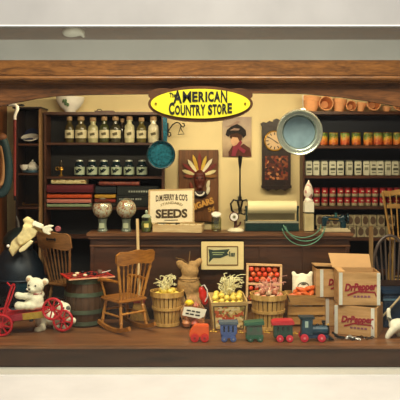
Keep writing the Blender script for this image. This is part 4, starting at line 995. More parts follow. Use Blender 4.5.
obj('ferrule', MB().cyl((0, 0, -0.05), (0, 0, 0), 0.011, 0.014, 10), M_iron, t)
hp = [(0.2, 76), (0.0, 79), (1.0, 82.5), (2.4, 85.5), (2.6, 88.5), (1.0, 90.8), (-2.0, 91.4), (-4.5, 91), (-6, 90.4)]
obj('handle', MB().tube([(x * k, -0.006, z * k) for x, z in hp], [0.018, 0.018, 0.019, 0.02, 0.02, 0.018, 0.016, 0.013, 0.008], 10), paint('cane_white', '#e8e2d3', 0.3), t)
obj('hanging_loop', MB().ring((0.01, 0.01, 92 * k), 0.026, 0.004, 'X', 16, 6), M_iron, t)

# cream cloth bundle tumbled over the chair
def prism_px(mb, pts, y0, y1):
    return mb.prism([(X_(a, (y0 + y1) / 2), Z_(b, (y0 + y1) / 2)) for a, b in pts], y0, y1)
def c7(pts): return [(5 + x / 7.27, 208 + y / 7.27) for x, y in pts]
yb_ = 0.86
t = thing('cloth_doll', 'limp cream cloth figure with white cuff hanging over the chair crest', 'cloth figure', (X_(30, yb_), yb_ + 0.03, Z_(257, yb_)))
m = MB()
prism_px(m, c7([(132, 85), (160, 62), (212, 88), (200, 132), (150, 130)]), yb_, yb_ + 0.07)
prism_px(m, c7([(140, 118), (196, 128), (242, 165), (222, 206), (178, 238), (118, 270), (85, 240), (95, 200), (125, 165)]), yb_ - 0.02, yb_ + 0.07)
prism_px(m, c7([(95, 205), (185, 235), (122, 275), (80, 322), (58, 352), (30, 305), (45, 255), (62, 228)]), yb_ + 0.0, yb_ + 0.08)
m.fuse(0.011, 5).noise(0.006, 22)
obj('body', m, paint('cream_cloth', '#dfcd92', 0.85, 0, 0.12, 18, 0.3), t, True)
m = MB(); prism_px(m, c7([(108, 322), (100, 300), (182, 234), (206, 240), (196, 262), (140, 312)]), yb_ - 0.05, yb_ + 0.0)
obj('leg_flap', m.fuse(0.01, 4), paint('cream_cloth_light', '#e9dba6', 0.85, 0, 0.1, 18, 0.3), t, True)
m = MB(); prism_px(m, c7([(205, 118), (232, 160), (300, 190), (330, 192), (330, 150), (270, 138)]), yb_ - 0.0, yb_ + 0.06)
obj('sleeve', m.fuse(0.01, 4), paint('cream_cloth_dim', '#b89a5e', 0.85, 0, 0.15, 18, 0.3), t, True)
m = MB(); prism_px(m, c7([(210, 92), (282, 122), (268, 152), (198, 124)]), yb_ - 0.05, yb_ - 0.005)
obj('cuff', m, paint('cuff_white', '#f4ecd2', 0.8), t, True, bevel=0.008)
m = MB()
for pts in ([(268, 138), (325, 122), (360, 128), (318, 152), (275, 160)], [(272, 150), (335, 148), (350, 162), (300, 178)], [(272, 155), (310, 165), (336, 188), (318, 194), (280, 176)]): prism_px(m, c7(pts), yb_ - 0.04, yb_ + 0.0)
obj('hand', m.fuse(0.008, 3), paint('cream_plush', '#e9e4c6'), t, True)
obj('button', MB().ball(P(7.5 + 0.6, 246, yb_ - 0.0), 0.018), M_white, t, True)
o = obj('pink_rosette', MB().ball((0, 0, 0.03), (0.035, 0.03, 0.035)).ring((0, -0.02, 0.032), 0.022, 0.010, 'Y', 14, 6), paint('dusty_pink', '#a5565a', 0.7), None, loc=P(58, 236.2, 1.06))
o.location = (X_(58, 1.12), 1.12, 1.02)
tag(o, 'small dusty pink rosette on top of the slotted chair crest', 'rosette')

# broom leaning on the counter
t = thing('broom', 'broom with pale handle standing behind the rocking chair', 'broom', (X_(139, 1.0), 1.04, 0))
obj('handle', MB().cyl((0, 0, 0.24), (X_(137.3, 1.06) - X_(139, 1.0), 0.022, Z_(219, 1.05)), 0.018, n=12), wood('broom_handle', '#c3a06a', '#e6cb98', 'Z', 6), t)
obj('bristles', MB().box((0, 0, 0.12), (0.24, 0.06, 0.23), taper=0.42), paint('broom_straw', '#a97f3c', 0.9, 0, 0.3, 60, 0.6), t)
obj('binding', MB().box((0, 0, 0.225), (0.13, 0.055, 0.03)), paint('binding_red', '#7a2a20', 0.7), t)

# ================================================================== red wagon and soft toys
def wheel(c, R, axis, parent, name='wheel'):
    a = Vector(axis).normalized(); q = a.to_track_quat('Z', 'X').to_matrix().to_4x4()
    w = MB(); w.ring((0, 0, 0), R - 0.013, 0.014, 'Z', 32, 8)
    for i in range(8):
        an = 2 * PI * i / 8 + 0.2; w.cyl((0.02 * math.cos(an), 0.02 * math.sin(an), 0), ((R - 0.016) * math.cos(an), (R - 0.016) * math.sin(an), 0), 0.0085, n=6)
    w.cyl((0, 0, -0.018), (0, 0, 0.018), 0.026, n=14)
    w.xf(Matrix.Translation(Vector(c)) @ q)
    return obj(name, w, M_red, parent, True)
t = thing('toy_wagon', 'red toy wagon with spoked wheels, tipped, carrying the white bear', 'wagon', (X_(25, 0.42), 0.42, 0))
A0, A1 = P(3, 316, 0.46), P(46, 311, 0.46)
bd = MB().bar(A0 + Vector((0, 0.06, 0)), A1 + Vector((0, 0.06, 0)), 0.26, 0.03)
obj('bed', bd, M_red, t, True, bevel=0.005)
mid = A0.lerp(A1, 0.5)
obj('side_board', MB().bar(A0 + Vector((0, -0.075, -0.018)), mid + Vector((0, -0.075, -0.018)), 0.014, 0.068), paint('dark_red_paint', '#8c1c2c', 0.4, 0, 0.2), t, True, label='dark red front half of the side board')
obj('side_board', MB().bar(mid + Vector((0, -0.075, -0.018)), A1 + Vector((0, -0.075, -0.018)), 0.014, 0.068), paint('mustard_paint', '#a5842a', 0.45, 0, 0.25, 25), t, True, label='mustard rear half of the side board')
ax_ = Vector((0.10, 0.85, -0.45))
rc = P(52.5, 309, 0.30); rf = Vector((X_(62.5, 0.50), 0.52, 0.125))
wheel(rc, 0.118, rf - rc + Vector((0.0, 0.12, 0.1)), t)
wheel(rf, 0.118, rf - rc + Vector((0.0, 0.12, 0.1)), t)
fa, fb = Vector((X_(1.5, 0.33), 0.33, 0.118)), Vector((X_(4, 0.66), 0.66, 0.118))
wheel(fa, 0.118, fb - fa + Vector((0.05, 0, 0)), t)
wheel(fb, 0.118, fb - fa + Vector((0.05, 0, 0)), t)
obj('axle', MB().cyl(rc, rf, 0.011, n=8), M_red, t, True)
obj('axle', MB().cyl(fa, fb, 0.011, n=8), M_red, t, True)
obj('bolster', MB().cyl((fa + fb) / 2, A0 + Vector((0.06, 0.06, 0)), 0.02, n=8), M_red, t, True)
hb, ht = P(1.5, 318, 0.34), P(13, 288, 0.34)
ht2 = P(10, 284.5, 0.34)
hm = MB().tube([hb, P(5.5, 306, 0.34), P(9.5, 293, 0.34), P(12, 286, 0.34), P(13.5, 284, 0.34)], 0.012, 8)
obj('pull_handle', hm, M_red, t, True)
obj('pull_handle', MB().tube([P(3, 318, 0.36), P(8, 306, 0.36), P(12.5, 294, 0.36), P(14.4, 287, 0.36), P(14, 284.5, 0.36)], 0.010, 8), M_red, t, True)
obj('hand_grip', MB().tube([P(7, 282.5, 0.34), P(10.5, 286, 0.34), P(14.8, 284.3, 0.34)], 0.009, 8), M_red, t, True)

# white bear sitting on the wagon
yb_ = 0.5; k = S_(1, yb_)
base = P(36, 309.6, yb_)
t = thing('teddy_bear', 'cream plush bear sitting on the red wagon', 'teddy bear', base)
def q(px, py, dy=0.0): return Vector(((px - 36) * k, dy, (311.5 - py) * k))
m = MB()
m.ball(q(36, 302.5), (7.6 * k, 0.085, 8.5 * k)).ball(q(37.5, 307, 0.01), (7 * k, 0.09, 4.8 * k)).ball(q(37.5, 294.5), (4.6 * k, 0.06, 4 * k))
m.ball(q(35.6, 287.8), (8.6 * k, 0.085, 8.2 * k)).ball(q(33.6, 290.6, -0.05), (4.8 * k, 0.055, 3.8 * k))
m.ball(q(29.2, 281), (3.6 * k, 0.03, 3.6 * k)).ball(q(45.2, 283.8), (3.6 * k, 0.03, 3.6 * k))
for px, py, dy, r in ((31, 297.5, -0.055, 3.7), (27, 297, -0.075, 3.7), (22.5, 296.5, -0.085, 3.5), (20, 295.8, -0.088, 3.4)): m.ball(q(px, py, dy), r * k)
for px, py, dy, r in ((34, 306.8, -0.06, 4.4), (29, 306.4, -0.075, 4.2), (24, 306.4, -0.08, 4.1), (20.5, 306.2, -0.082, 4.3)): m.ball(q(px, py, dy), r * k)
m.ball(q(40, 297, 0.05), 3.6 * k).ball(q(35, 298, 0.08), 3.5 * k).ball(q(32, 307.2, 0.06), 4 * k).ball(q(26, 307.2, 0.08), 4 * k)
m.fuse(0.010, 4)
bd = obj('body', m, M_plush, t, angle=80)
obj('nose', MB().ball(q(31.6, 289.4, -0.105), (1.3 * k, 0.010, 1.0 * k)), paint('nose_brown', '#4a3a2c', 0.4), t)
obj('mouth', MB().tube([q(30.6, 291.8, -0.103), q(31.8, 292.8, -0.105), q(33.4, 292.2, -0.103)], 0.004, 6), paint('nose_brown', '#4a3a2c', 0.4), t)
obj('eye', MB().ball(q(30.6, 286.0, -0.078), 0.9 * k), M_black, t)
obj('eye', MB().ball(q(37.2, 286.6, -0.084), 0.9 * k), M_black, t)
obj('inner_ear', MB().ball(q(29.2, 281.2, -0.024), (2.0 * k, 0.012, 2.0 * k)), paint('ear_tan', '#c9a884', 0.9), t)
obj('inner_ear', MB().ball(q(45.2, 284, -0.024), (2.0 * k, 0.012, 2.0 * k)), paint('ear_tan', '#c9a884', 0.9), t)
obj('ribbon', MB().ring(q(36, 295.2), 5.2 * k, 0.010, 'Z', 20, 6, 1.0), paint('ribbon_rose', '#a8473f', 0.6), t)

# cream dog lying behind the wheels
yd = 0.69; k = S_(1, yd); base = Vector((X_(55, yd), yd, 0))
t = thing('toy_dog', 'cream plush dog with dark eye patch crouching behind the wagon wheels', 'toy dog', base)
zb = Z_(329.5, yd)
def q(px, py, dy=0.0): return Vector(((px - 55) * k, dy, Z_(py, yd)))
m = MB()
m.ball(q(53, 317), (13 * k, 0.10, 8 * k)).ball(q(42, 320), (7 * k, 0.10, 8 * k)).ball(q(65, 308, -0.04), (6.4 * k, 0.07, 6.2 * k)).ball(q(68, 311.0, -0.095), (4.0 * k, 0.05, 3.4 * k)).ball(q(62, 313.5, -0.01), (5.6 * k, 0.08, 6 * k))
for px, py, dy, r in ((66, 318, -0.06, 3.4), (70, 318.5, -0.09, 3.2), (75, 318.4, -0.12, 3.3)): m.ball(q(px, py, dy), r * k)
for px, py, dy, r in ((44, 326, -0.09, 3.8), (40, 328, -0.12, 3.6), (57, 326, -0.03, 3.6), (66, 327, -0.04, 3.3)): m.ball(q(px, py, dy), r * k)
m.ball(q(60.6, 304, -0.02), (2.4 * k, 0.03, 4.2 * k), (0, 0.5, 0))
m.fuse(0.010, 4)
obj('body', m, M_plush, t, angle=80)
obj('eye_patch', MB().ball(q(69.4, 306.8, -0.09), (2.1 * k, 0.02, 2.7 * k), (0, 0.4, 0)), paint('patch_grey', '#55524c', 0.8), t)
obj('nose', MB().ball(q(70.2, 310.2, -0.145), (1.3 * k, 0.012, 1.0 * k)), M_black, t)
obj('eye', MB().ball(q(65.6, 306.2, -0.105), 0.9 * k), M_black, t)
obj('ear', MB().ball(q(60.2, 306.5, -0.05), (2.0 * k, 0.03, 4.2 * k), (0, 0.45, 0)), paint('ear_cream', '#d8cfac', 0.95), t)

# ================================================================== baskets, sacks and crates
def bushel(label, px, py_base, r0, r1, h, Y):
    loc = Vector((X_(px, Y), Y, 0))
    t = thing('bushel_basket', label, 'basket', loc)
    n = 22; ms = MB()
    for i in range(n):
        a0, a1 = 2 * PI * (i + 0.13) / n, 2 * PI * (i + 0.87) / n
        for k_ in (0,):
            vs = []; fs = []
            for j in range(5):
                f = j / 4; r = r0 + (r1 - r0) * f ** 0.85; z = h * f
                for rr in (r, r - 0.008): vs += [(rr * math.cos(a0), rr * math.sin(a0), z), (rr * math.cos(a1), rr * math.sin(a1), z)]
            for j in range(4):
                b = j * 4
                fs += [(b, b + 1, b + 5, b + 4), (b + 3, b + 2, b + 6, b + 7), (b + 2, b, b + 4, b + 6), (b + 1, b + 3, b + 7, b + 5)]
            ms.add(vs, fs)
    ms.lathe([(0.01, 0.006), (r0 - 0.004, 0.006), (r0 - 0.004, 0.014), (0.01, 0.014)], n=24)
    obj('splint_wall', ms, M_basket, t, smooth=False)
    obj('lining', MB().lathe([(r0 - 0.012, 0.016), (r1 - 0.018, h * 0.95)], n=28, caps=False), paint('basket_lining', '#7a5a22', 0.9), t)  # yellowish brown lining for the yellow showing between the splints
    for f, hh in ((0.93, 0.055), (0.52, 0.030), (0.06, 0.034)):
        r = r0 + (r1 - r0) * f ** 0.85
        obj('hoop', MB().lathe([(r + 0.002, h * f - hh / 2), (r + 0.011, h * f - hh / 2), (r + 0.013, h * f + hh / 2), (r + 0.002, h * f + hh / 2)], n=36, caps=False), M_basket, t)
    for s in (-1, 1):
        obj('wire_handle', MB().tube([(s * (r1 + 0.012), -0.06, h * 0.93), (s * (r1 + 0.035), -0.05, h * 0.78), (s * (r1 + 0.035), 0.05, h * 0.78), (s * (r1 + 0.012), 0.06, h * 0.93)], 0.005, 6), M_iron, t)
    return t, loc
def lump(name, mb, mat_, loc, label, cat, group=None):
    o = obj(name, mb, mat_, None, loc=loc); return tag(o, label, cat, group)
def curls(name, loc, n, R, H, mat_, label, seed=1, r=0.0032, lean=(0, 0)):
    rd = random.Random(seed); m = MB()
    for i in range(n):
        a = rd.uniform(0, 2 * PI); x0, y0 = rd.uniform(0, R * 0.5) * math.cos(a), rd.uniform(0, R * 0.5) * math.sin(a)
        a += rd.uniform(-0.6, 0.6); hh = H * rd.uniform(0.35, 1.0); sp = R * rd.uniform(0.3, 1.0); ph = rd.uniform(0, 6)
        pts = []
        for j in range(9):
            f = j / 8
            pts.append((x0 + sp * f * math.cos(a) + 0.02 * math.sin(ph + 7 * f) + lean[0] * f * f, y0 + sp * f * math.sin(a) + lean[1] * f * f + 0.015 * math.cos(ph + 6 * f), hh * math.sin(min(1.0, f * 1.25) * PI * 0.5) - (0.25 * hh * max(0, f - 0.75) * 4 if i % 2 else 0)))
        m.tube(pts, r, 4)
    o = obj(name, m, mat_, None, loc=loc); return tag(o, label, 'straw', None, 'stuff')
M_yellow = paint('squash_yellow', '#ecd05a', 0.55, 0, 0.14, 20)
M_straw = paint('pale_straw', '#efe6ae', 0.8, 0, 0.1)

# left basket of yellow squash
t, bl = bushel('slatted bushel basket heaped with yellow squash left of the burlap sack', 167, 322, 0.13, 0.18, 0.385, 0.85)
first = None; n = 0
for ring_, (cnt, rr, z) in enumerate(((8, 0.108, 0.345), (5, 0.06, 0.385), (1, 0.0, 0.405))):
    for i in range(cnt):
        a = 2 * PI * i / cnt + ring_ * 0.4
        lab = 'yellow squash heaped in the left bushel basket'
        loc = bl + Vector((rr * math.cos(a), rr * math.sin(a), z)); n += 1
        if first is None:
            m = MB().ball((0, 0, 0), (0.037, 0.036, 0.033)).ball((0.034, 0, 0.008), (0.018, 0.016, 0.016))
            first = lump('yellow_squash', m.fuse(0.008, 3), M_yellow, loc, lab, 'squash', 'yellow squash in the left basket')
        else:
            o = first.copy(); C.objects.link(o); o.location = loc; o.rotation_euler = (0.3 * (i % 3 - 1), 0.3 * (i % 2), a * 1.7)
curls('straw_tuft', bl + Vector((-0.02, -0.04, 0.40)), 34, 0.10, 0.17, M_straw, 'pale curly straw tuft on the yellow squash basket', 3)
# burlap sack with eared corners
k = S_(1, 0.98); loc = Vector((X_(188.5, 0.98), 1.0, 0))
t = thing('burlap_sack', 'full burlap sack tied with two ear-like corners behind the net bag', 'sack', loc)
def q(px, py, dy=0.0): return Vector(((px - 188.5) * k, dy, Z_(py, 0.98)))
m = MB()
m.ball(q(188.5, 303), (13 * k, 0.10, 17 * k)).ball(q(188.5, 286), (11.5 * k, 0.10, 13 * k)).ball(q(188.5, 314), (12 * k, 0.10, 4.5 * k)).ball(q(190, 271.5), (9 * k, 0.09, 8 * k)).ball(q(192.5, 266), (5.0 * k, 0.06, 5 * k))
m.ball(q(181.5, 265.5), (6.6 * k, 0.045, 4.0 * k), (0, 0.65, 0)).ball(q(197.6, 263.5), (6.4 * k, 0.045, 3.6 * k), (0, -0.85, 0))
m.fuse(0.012, 3).noise(0.007, 14)
obj('sack', m, M_burlap, t, angle=80)
for s, a, b, c in ((-1, (176, 257.6), (183, 259), (188.5, 263.5)), (1, (190, 251), (189.4, 257), (188.8, 263))):
    obj('tie_twine', MB().tube([q(*a, -0.06), q(*b, -0.08), q(*c, -0.09)], 0.006, 6), paint('twine', '#6b4f2a', 0.9), t)
obj('tie_band', MB().ring(q(189, 278.5), 10.2 * k, 0.006, 'Z', 26, 6, 1.0), paint('twine', '#6b4f2a', 0.9), t)
# net bag of onions
Yn = 0.80; k = S_(1, Yn); loc = Vector((X_(193, Yn - 0.05), Yn - 0.05, 0))
def q(px, py, dy=0.0): return Vector(((px - 193) * k, dy, Z_(py, Yn - 0.05)))
t = thing('net_bag', 'net bag with lettered cream tag full of onions in front of burlap sack', 'net bag', loc)
net = MB(); nu, nv = 16, 11
def npt(u, v):
    r = 0.13 * (0.55 + 0.5 * math.sin(PI * min(1, v * 0.95 + 0.1))) * (1 - 0.55 * max(0, v - 0.55) / 0.45)
    return Vector((r * math.cos(u), r * 0.8 * math.sin(u), 0.012 + 0.34 * v))
for i in range(nu):
    for s in (1, -1):
        net.tube([npt(2 * PI * (i + s * j * 0.32) / nu, j / nv) for j in range(nv + 1)], 0.0022, 4)
obj('netting', net, paint('net_orange', '#c99a66', 0.7), t)
tg = MB().prism([(x, z) for x, z in [(q(184.5, 0).x, q(0, 304.5).z), (q(190, 0).x, q(0, 304.4).z), (q(206.5, 0).x, q(0, 307).z), (q(204, 0).x, q(0, 314).z), (q(199, 0).x, q(0, 316).z), (q(182.5, 0).x, q(0, 312.5).z)]], -0.142, -0.136)
tgo = obj('tag', tg, M_paper, t, smooth=False)
mk = MB()
for i, (px, py, w) in enumerate([(189, 307.8, 4), (193.5, 308.6, 3), (198, 309.4, 4), (187.5, 310.8, 3.2), (192, 311.6, 4), (197.5, 312.6, 4.4)]):
    mk.box(q(px, py, -0.144), (w * k, 0.003, 1.3 * k), (0, 0.14, 0))
obj('tag_marks', mk, M_inkb, tgo, smooth=False)
obj('tie_cord', MB().tube([q(205, 301, -0.04), q(207.5, 296, -0.05), q(207, 289, -0.05), q(204, 284.5, -0.04), q(201.5, 286, -0.03)], 0.008, 6), paint('cord_grey', '#cfc9bd', 0.6), t)
M_onion = paint('onion_skin', '#d08a58', 0.4, 0, 0.25, 14)
M_onion2 = paint('onion_red', '#c2604a', 0.4, 0, 0.25, 14)
fst = None
for i, (x, y, z, r) in enumerate([(-0.07, -0.05, 0.062, 0.052), (0.02, -0.065, 0.06, 0.05), (0.085, -0.02, 0.062, 0.045), (-0.03, 0.045, 0.06, 0.05), (0.06, 0.05, 0.06, 0.045), (-0.085, -0.01, 0.15, 0.045), (0.0, -0.06, 0.155, 0.045), (0.075, 0.01, 0.15, 0.045), (-0.03, 0.03, 0.16, 0.045), (-0.05, -0.02, 0.235, 0.04), (0.03, 0.0, 0.24, 0.04)]):
    m = MB().lathe([(0.004, -r), (r * 0.6, -r * 0.8), (r, 0), (r * 0.75, r * 0.6), (r * 0.25, r * 0.95), (0.006, r * 1.25)], n=16)
    lump('onion', m, (M_onion, M_onion2)[i % 3 == 1], loc + Vector((x, y, z)), ('brown' if i % 3 != 1 else 'reddish') + ' onion inside the tagged net bag', 'onion', 'onions in the net bag')
lump('lemon', MB().ball((0, 0, 0.0), (0.046, 0.04, 0.036)).ball((0.043, 0, 0), (0.012, 0.01, 0.01)).ball((-0.043, 0, 0), (0.012, 0.01, 0.01)).fuse(0.007, 2), paint('lemon', '#f0cc2a', 0.4, 0, 0.06), loc + q(189.5, 301.5, -0.07), 'bright yellow lemon on top of the tagged net bag', 'lemon')
pm = MB()
pm.ball((0, 0, 0.05), (0.045, 0.04, 0.07)).ball((-0.016, 0, 0.10), (0.036, 0.035, 0.05)).ball((0.02, 0.0, -0.01), (0.036, 0.034, 0.05))
pr_ = thing('red_pepper', 'long red pepper standing at the back of the tagged net bag', 'pepper', loc + q(203, 300, 0.0))
obj('flesh', pm.fuse(0.008, 3), paint('pepper_red', '#c8291c', 0.3, 0, 0.1), pr_)
obj('stalk', MB().tube([(-0.014, 0, 0.14), (-0.03, -0.005, 0.165), (-0.04, -0.005, 0.18)], 0.006, 6), paint('stalk', '#7d8a3a', 0.7), pr_)

# flared fruit box with printed front
Yb2 = 0.72; loc = Vector((X_(227.5, Yb2), Yb2, 0)); k = S_(1, Yb2 - 0.12)
t = thing('fruit_box', 'flared wooden box with printed fruit picture on its front, full of lemons', 'box', loc, rz=0.10)
w0, w1, d0, d1, h = 0.345, 0.40, 0.26, 0.32, 0.31
def panel(a, b, c, d, th):
    a, b, c, d = map(Vector, (a, b, c, d)); nrm = (b - a).cross(d - a).normalized() * th
    return MB().add([a, b, c, d, a - nrm, b - nrm, c - nrm, d - nrm], [(0, 1, 2, 3), (7, 6, 5, 4), (0, 4, 5, 1), (1, 5, 6, 2), (2, 6, 7, 3), (3, 7, 4, 0)])
FB = [(-w0 / 2, -d0 / 2, 0), (w0 / 2, -d0 / 2, 0), (w0 / 2, d0 / 2, 0), (-w0 / 2, d0 / 2, 0)]
FT = [(-w1 / 2, -d1 / 2, h), (w1 / 2, -d1 / 2, h), (w1 / 2, d1 / 2, h + 0.05), (-w1 / 2, d1 / 2, h + 0.05)]
M_fb = wood('fruit_box_wood', '#a07c42', '#dab877', 'X', 5, 0.6)
nm = ['front_panel', 'side_panel', 'back_panel', 'side_panel']
for i in range(4):
    j = (i + 1) % 4
    pnl = obj(nm[i], panel(FB[i], FB[j], FT[j], FT[i], 0.012), M_fb, t, smooth=False)
    if i == 0:
        f0, f1 = 0.06, 0.88
        def lp(u, v, o_=0.002):
            b = Vector(FB[0]).lerp(Vector(FB[1]), u); c = Vector(FT[0]).lerp(Vector(FT[1]), u); return b.lerp(c, v) + Vector((0, -o_, 0))
        obj('printed_picture', MB().add([lp(0.06, 0.05), lp(0.94, 0.05), lp(0.94, 0.86), lp(0.06, 0.86)], [(0, 1, 2, 3)]), speckle('fruit_print', ['#c9a45c', '#b8452a', '#dcc083', '#7a5a30', '#e2cc94', '#c0572f', '#d0ae68', '#8a7a3a'], 34), pnl, smooth=False)
        br = MB()
        for uu in (0.06, 0.94): br.add([lp(uu - 0.02, 0.03, 0.004), lp(uu + 0.02, 0.03, 0.004), lp(uu + 0.02, 0.88, 0.004), lp(uu - 0.02, 0.88, 0.004)], [(0, 1, 2, 3)])
        br.add([lp(0.06, 0.03, 0.004), lp(0.94, 0.03, 0.004), lp(0.94, 0.07, 0.004), lp(0.06, 0.07, 0.004)], [(0, 1, 2, 3)]).add([lp(0.06, 0.84, 0.004), lp(0.94, 0.84, 0.004), lp(0.94, 0.88, 0.004), lp(0.06, 0.88, 0.004)], [(0, 1, 2, 3)])
        obj('picture_border', br, paint('border_dark', '#5a4426', 0.6), pnl, smooth=False)
        mk = MB()
        for x_, w_ in ((0.24, 0.16), (0.44, 0.14), (0.63, 0.16)): mk.add([lp(x_ - w_ / 2, 0.70, 0.0045), lp(x_ + w_ / 2, 0.72, 0.0045), lp(x_ + w_ / 2, 0.78, 0.0045), lp(x_ - w_ / 2, 0.76, 0.0045)], [(0, 1, 2, 3)])
        obj('print_marks', mk, paint('print_cream', '#d9c590', 0.7), pnl, smooth=False)
obj('bottom', MB().bb(-w0 / 2 + 0.012, w0 / 2 - 0.012, -d0 / 2 + 0.012, d0 / 2 - 0.012, 0.002, 0.014), M_fb, t)
fst = None
for ly, (rows, cols, z) in enumerate(((4, 4, 0.29), (3, 4, 0.345))):
    for a in range(rows):
        for b in range(cols):
            x = (b - (cols - 1) / 2) * 0.082 + 0.016 * ((a * 5 + b * 3) % 4 - 1.5); y = (a - (rows - 1) / 2) * 0.068
            c = Matrix.Rotation(0.10, 4, 'Z') @ Vector((x, y, z + 0.012 * a))
            if fst is None:
                fst = lump('lemon', MB().ball((0, 0, 0), (0.034, 0.030, 0.030)).ball((0.031, 0, 0), 0.009).ball((-0.031, 0, 0), 0.009).fuse(0.006, 2), M_yellow, loc + c, 'pale yellow lemon heaped in the flared fruit box', 'lemon', 'lemons in the fruit box')
            else:
                o = fst.copy(); C.objects.link(o); o.location = loc + c; o.rotation_euler = (0.5 * b, 0.4 * (a - 1), a * 1.9 + b * 1.3)
curls('straw_tuft', loc + Vector((0.0, 0.03, 0.36)), 60, 0.12, 0.23, M_straw, 'tall pale curly straw tuft on the fruit box', 5, 0.0036, (0.05, 0))

# card with framed sign on the counter front
s0, s1 = P(201.3, 270, 1.07), P(243.7, 242, 1.07)
t = thing('framed_sign', 'cream matted sign with dark green lettering hung on the counter front', 'sign', ((s0.x + s1.x) / 2, 1.085, s0.z))
w, h = (s1.x - s0.x) / 2, s1.z - s0.z
obj('mat_board', MB().bb(-w, w, -0.01, 0.01, 0, h), paint('mat_cream', '#dfc98c', 0.7, 0, 0.05), t, bevel=0.004)
inn = obj('inner_card', MB().bb(-w * 0.72, w * 0.72, -0.0125, -0.0105, h * 0.17, h * 0.83), paint('inner_card', '#c9bb86', 0.7, 0, 0.06), t, smooth=False)
bd = MB()
for x in (-1, 1): bd.bb(x * w * 0.72 - 0.006, x * w * 0.72 + 0.006, -0.015, -0.0128, h * 0.17, h * 0.83)
for z in (0.17, 0.83): bd.bb(-w * 0.72, w * 0.72, -0.015, -0.0128, h * z - 0.006, h * z + 0.006)
obj('inner_frame', bd, paint('frame_brown', '#6b4a1e', 0.5), t, smooth=False)
rb = MB().prism([(x * w, z * h) for x, z in [(-0.64, 0.26), (-0.62, 0.44), (-0.66, 0.74), (-0.4, 0.70), (0.34, 0.74), (0.22, 0.60), (0.30, 0.54), (-0.1, 0.42), (-0.44, 0.42)]], -0.0150, -0.0128)
obj('ribbon', rb, paint('ribbon_green', '#24352a', 0.6), inn, smooth=False)
obj('ribbon_marks', MB().bb(-w * 0.5, w * 0.08, -0.0165, -0.0152, h * 0.60, h * 0.63).bb(-w * 0.46, w * 0.0, -0.0165, -0.0152, h * 0.53, h * 0.56), paint('card_letters', '#8f9a6c', 0.6), inn, smooth=False)
mk = MB()
for i, x in enumerate((0.33, 0.41, 0.48, 0.55)): mk.box((x * w, -0.0145, h * (0.54 if i else 0.57)), (w * 0.055, 0.003, h * (0.13 if i else 0.18)), (0, 0.12, 0))
obj('dark_marks', mk, paint('ribbon_green', '#24352a', 0.6), inn, smooth=False)

# leaning tray of tomatoes
tl = Vector((X_(262.8, 0.98), 0.97, 0)); tilt = -0.09
t = thing('tomato_tray', 'upright wooden tray of red tomatoes leaning on the counter behind the bushel basket', 'tray', tl, rot=(tilt, 0.03, 0))
w, h = S_(33.5, 0.98), 0.66
TM = Matrix.Translation(tl + Vector((0, 0, 0.002))) @ Euler((tilt, 0.03, 0)).to_matrix().to_4x4()
M_tray = wood('tray_wood', '#b98a54', '#e6c08c', 'X', 5, 0.55)
obj('back_board', MB().bb(-w / 2, w / 2, 0.055, 0.065, 0, h), M_slat, t)
for s in (-1, 1): obj('side_rail', MB().bb(s * w / 2 - 0.012, s * w / 2 + 0.012, -0.05, 0.055, 0, h), M_tray, t, bevel=0.003)
for z in (0.012, 0.22, 0.43, h - 0.012): obj('cross_rail', MB().bb(-w / 2 + 0.012, w / 2 - 0.012, -0.045, 0.055, z - 0.012, z + 0.012), M_tray, t, bevel=0.003)
M_tom = paint('tomato_red', '#cf4526', 0.3, 0, 0.16, 14); M_tom2 = paint('tomato_orange', '#dd6a3a', 0.35, 0, 0.14, 14)
fst = {}
for bay, (z0, z1) in enumerate(((0.235, 0.415), (0.447, 0.63))):
    for a in range(3):
        for b in range(5):
            x = (b - 2) * 0.068 + (0.012 if a % 2 else -0.012); z = z0 + 0.036 + a * (z1 - z0 - 0.068) / 2; y = 0.008 - 0.010 * ((a + b) % 3)
            loc = TM @ Vector((x, y, z)); c = (a * 2 + b + bay) % 3 == 0
            lab = ('orange' if c else 'red') + ' tomato in the %s bay of the leaning tray' % ('lower', 'upper')[bay]
            key = c
            if key not in fst:
                m = MB()
                for i in range(5): m.ball((0.011 * math.cos(i * 2 * PI / 5), 0.011 * math.sin(i * 2 * PI / 5), 0), (0.023, 0.022, 0.026))
                fst[key] = lump('tomato', m.fuse(0.007, 2), M_tom2 if c else M_tom, loc, lab, 'tomato', 'tomatoes in the leaning tray')
            else:
                o = fst[key].copy(); C.objects.link(o); o.location = loc; o.rotation_euler = (a * 0.9, b * 0.7, bay + a); o['label'] = lab
# right bushel basket
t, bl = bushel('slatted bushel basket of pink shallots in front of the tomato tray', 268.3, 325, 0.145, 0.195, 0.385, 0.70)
M_pink = paint('shallot_pink', '#d98a66', 0.5, 0, 0.2, 16); M_cream_s = paint('shallot_cream', '#e6c49a', 0.5, 0, 0.15, 16)
fst = {}
for ring_, (cnt, rr, z) in enumerate(((9, 0.135, 0.355), (6, 0.08, 0.40), (2, 0.025, 0.42))):
    for i in range(cnt):
        a = 2 * PI * i / cnt + ring_ * 0.5; c = (i + ring_) % 2; loc = bl + Vector((rr * math.cos(a), rr * math.sin(a), z))
        lab = ('cream' if c else 'pink') + ' shallot heaped in the right bushel basket'
        if c not in fst:
            m = MB().lathe([(0.004, -0.034), (0.022, -0.026), (0.034, 0), (0.023, 0.023), (0.008, 0.038), (0.004, 0.048)], n=14)
            fst[c] = lump('shallot', m, M_cream_s if c else M_pink, loc, lab, 'shallot', 'shallots in the right basket')
        else:
            o = fst[c].copy(); C.objects.link(o); o.location = loc; o.rotation_euler = (0.8 * math.sin(a), 0.7 * math.cos(a), a); o['label'] = lab
curls('straw_tuft', bl + Vector((-0.01, -0.05, 0.42)), 34, 0.17, 0.15, paint('pink_straw', '#e0a08a', 0.8), 'pink curly straw tuft on the right bushel basket', 9)

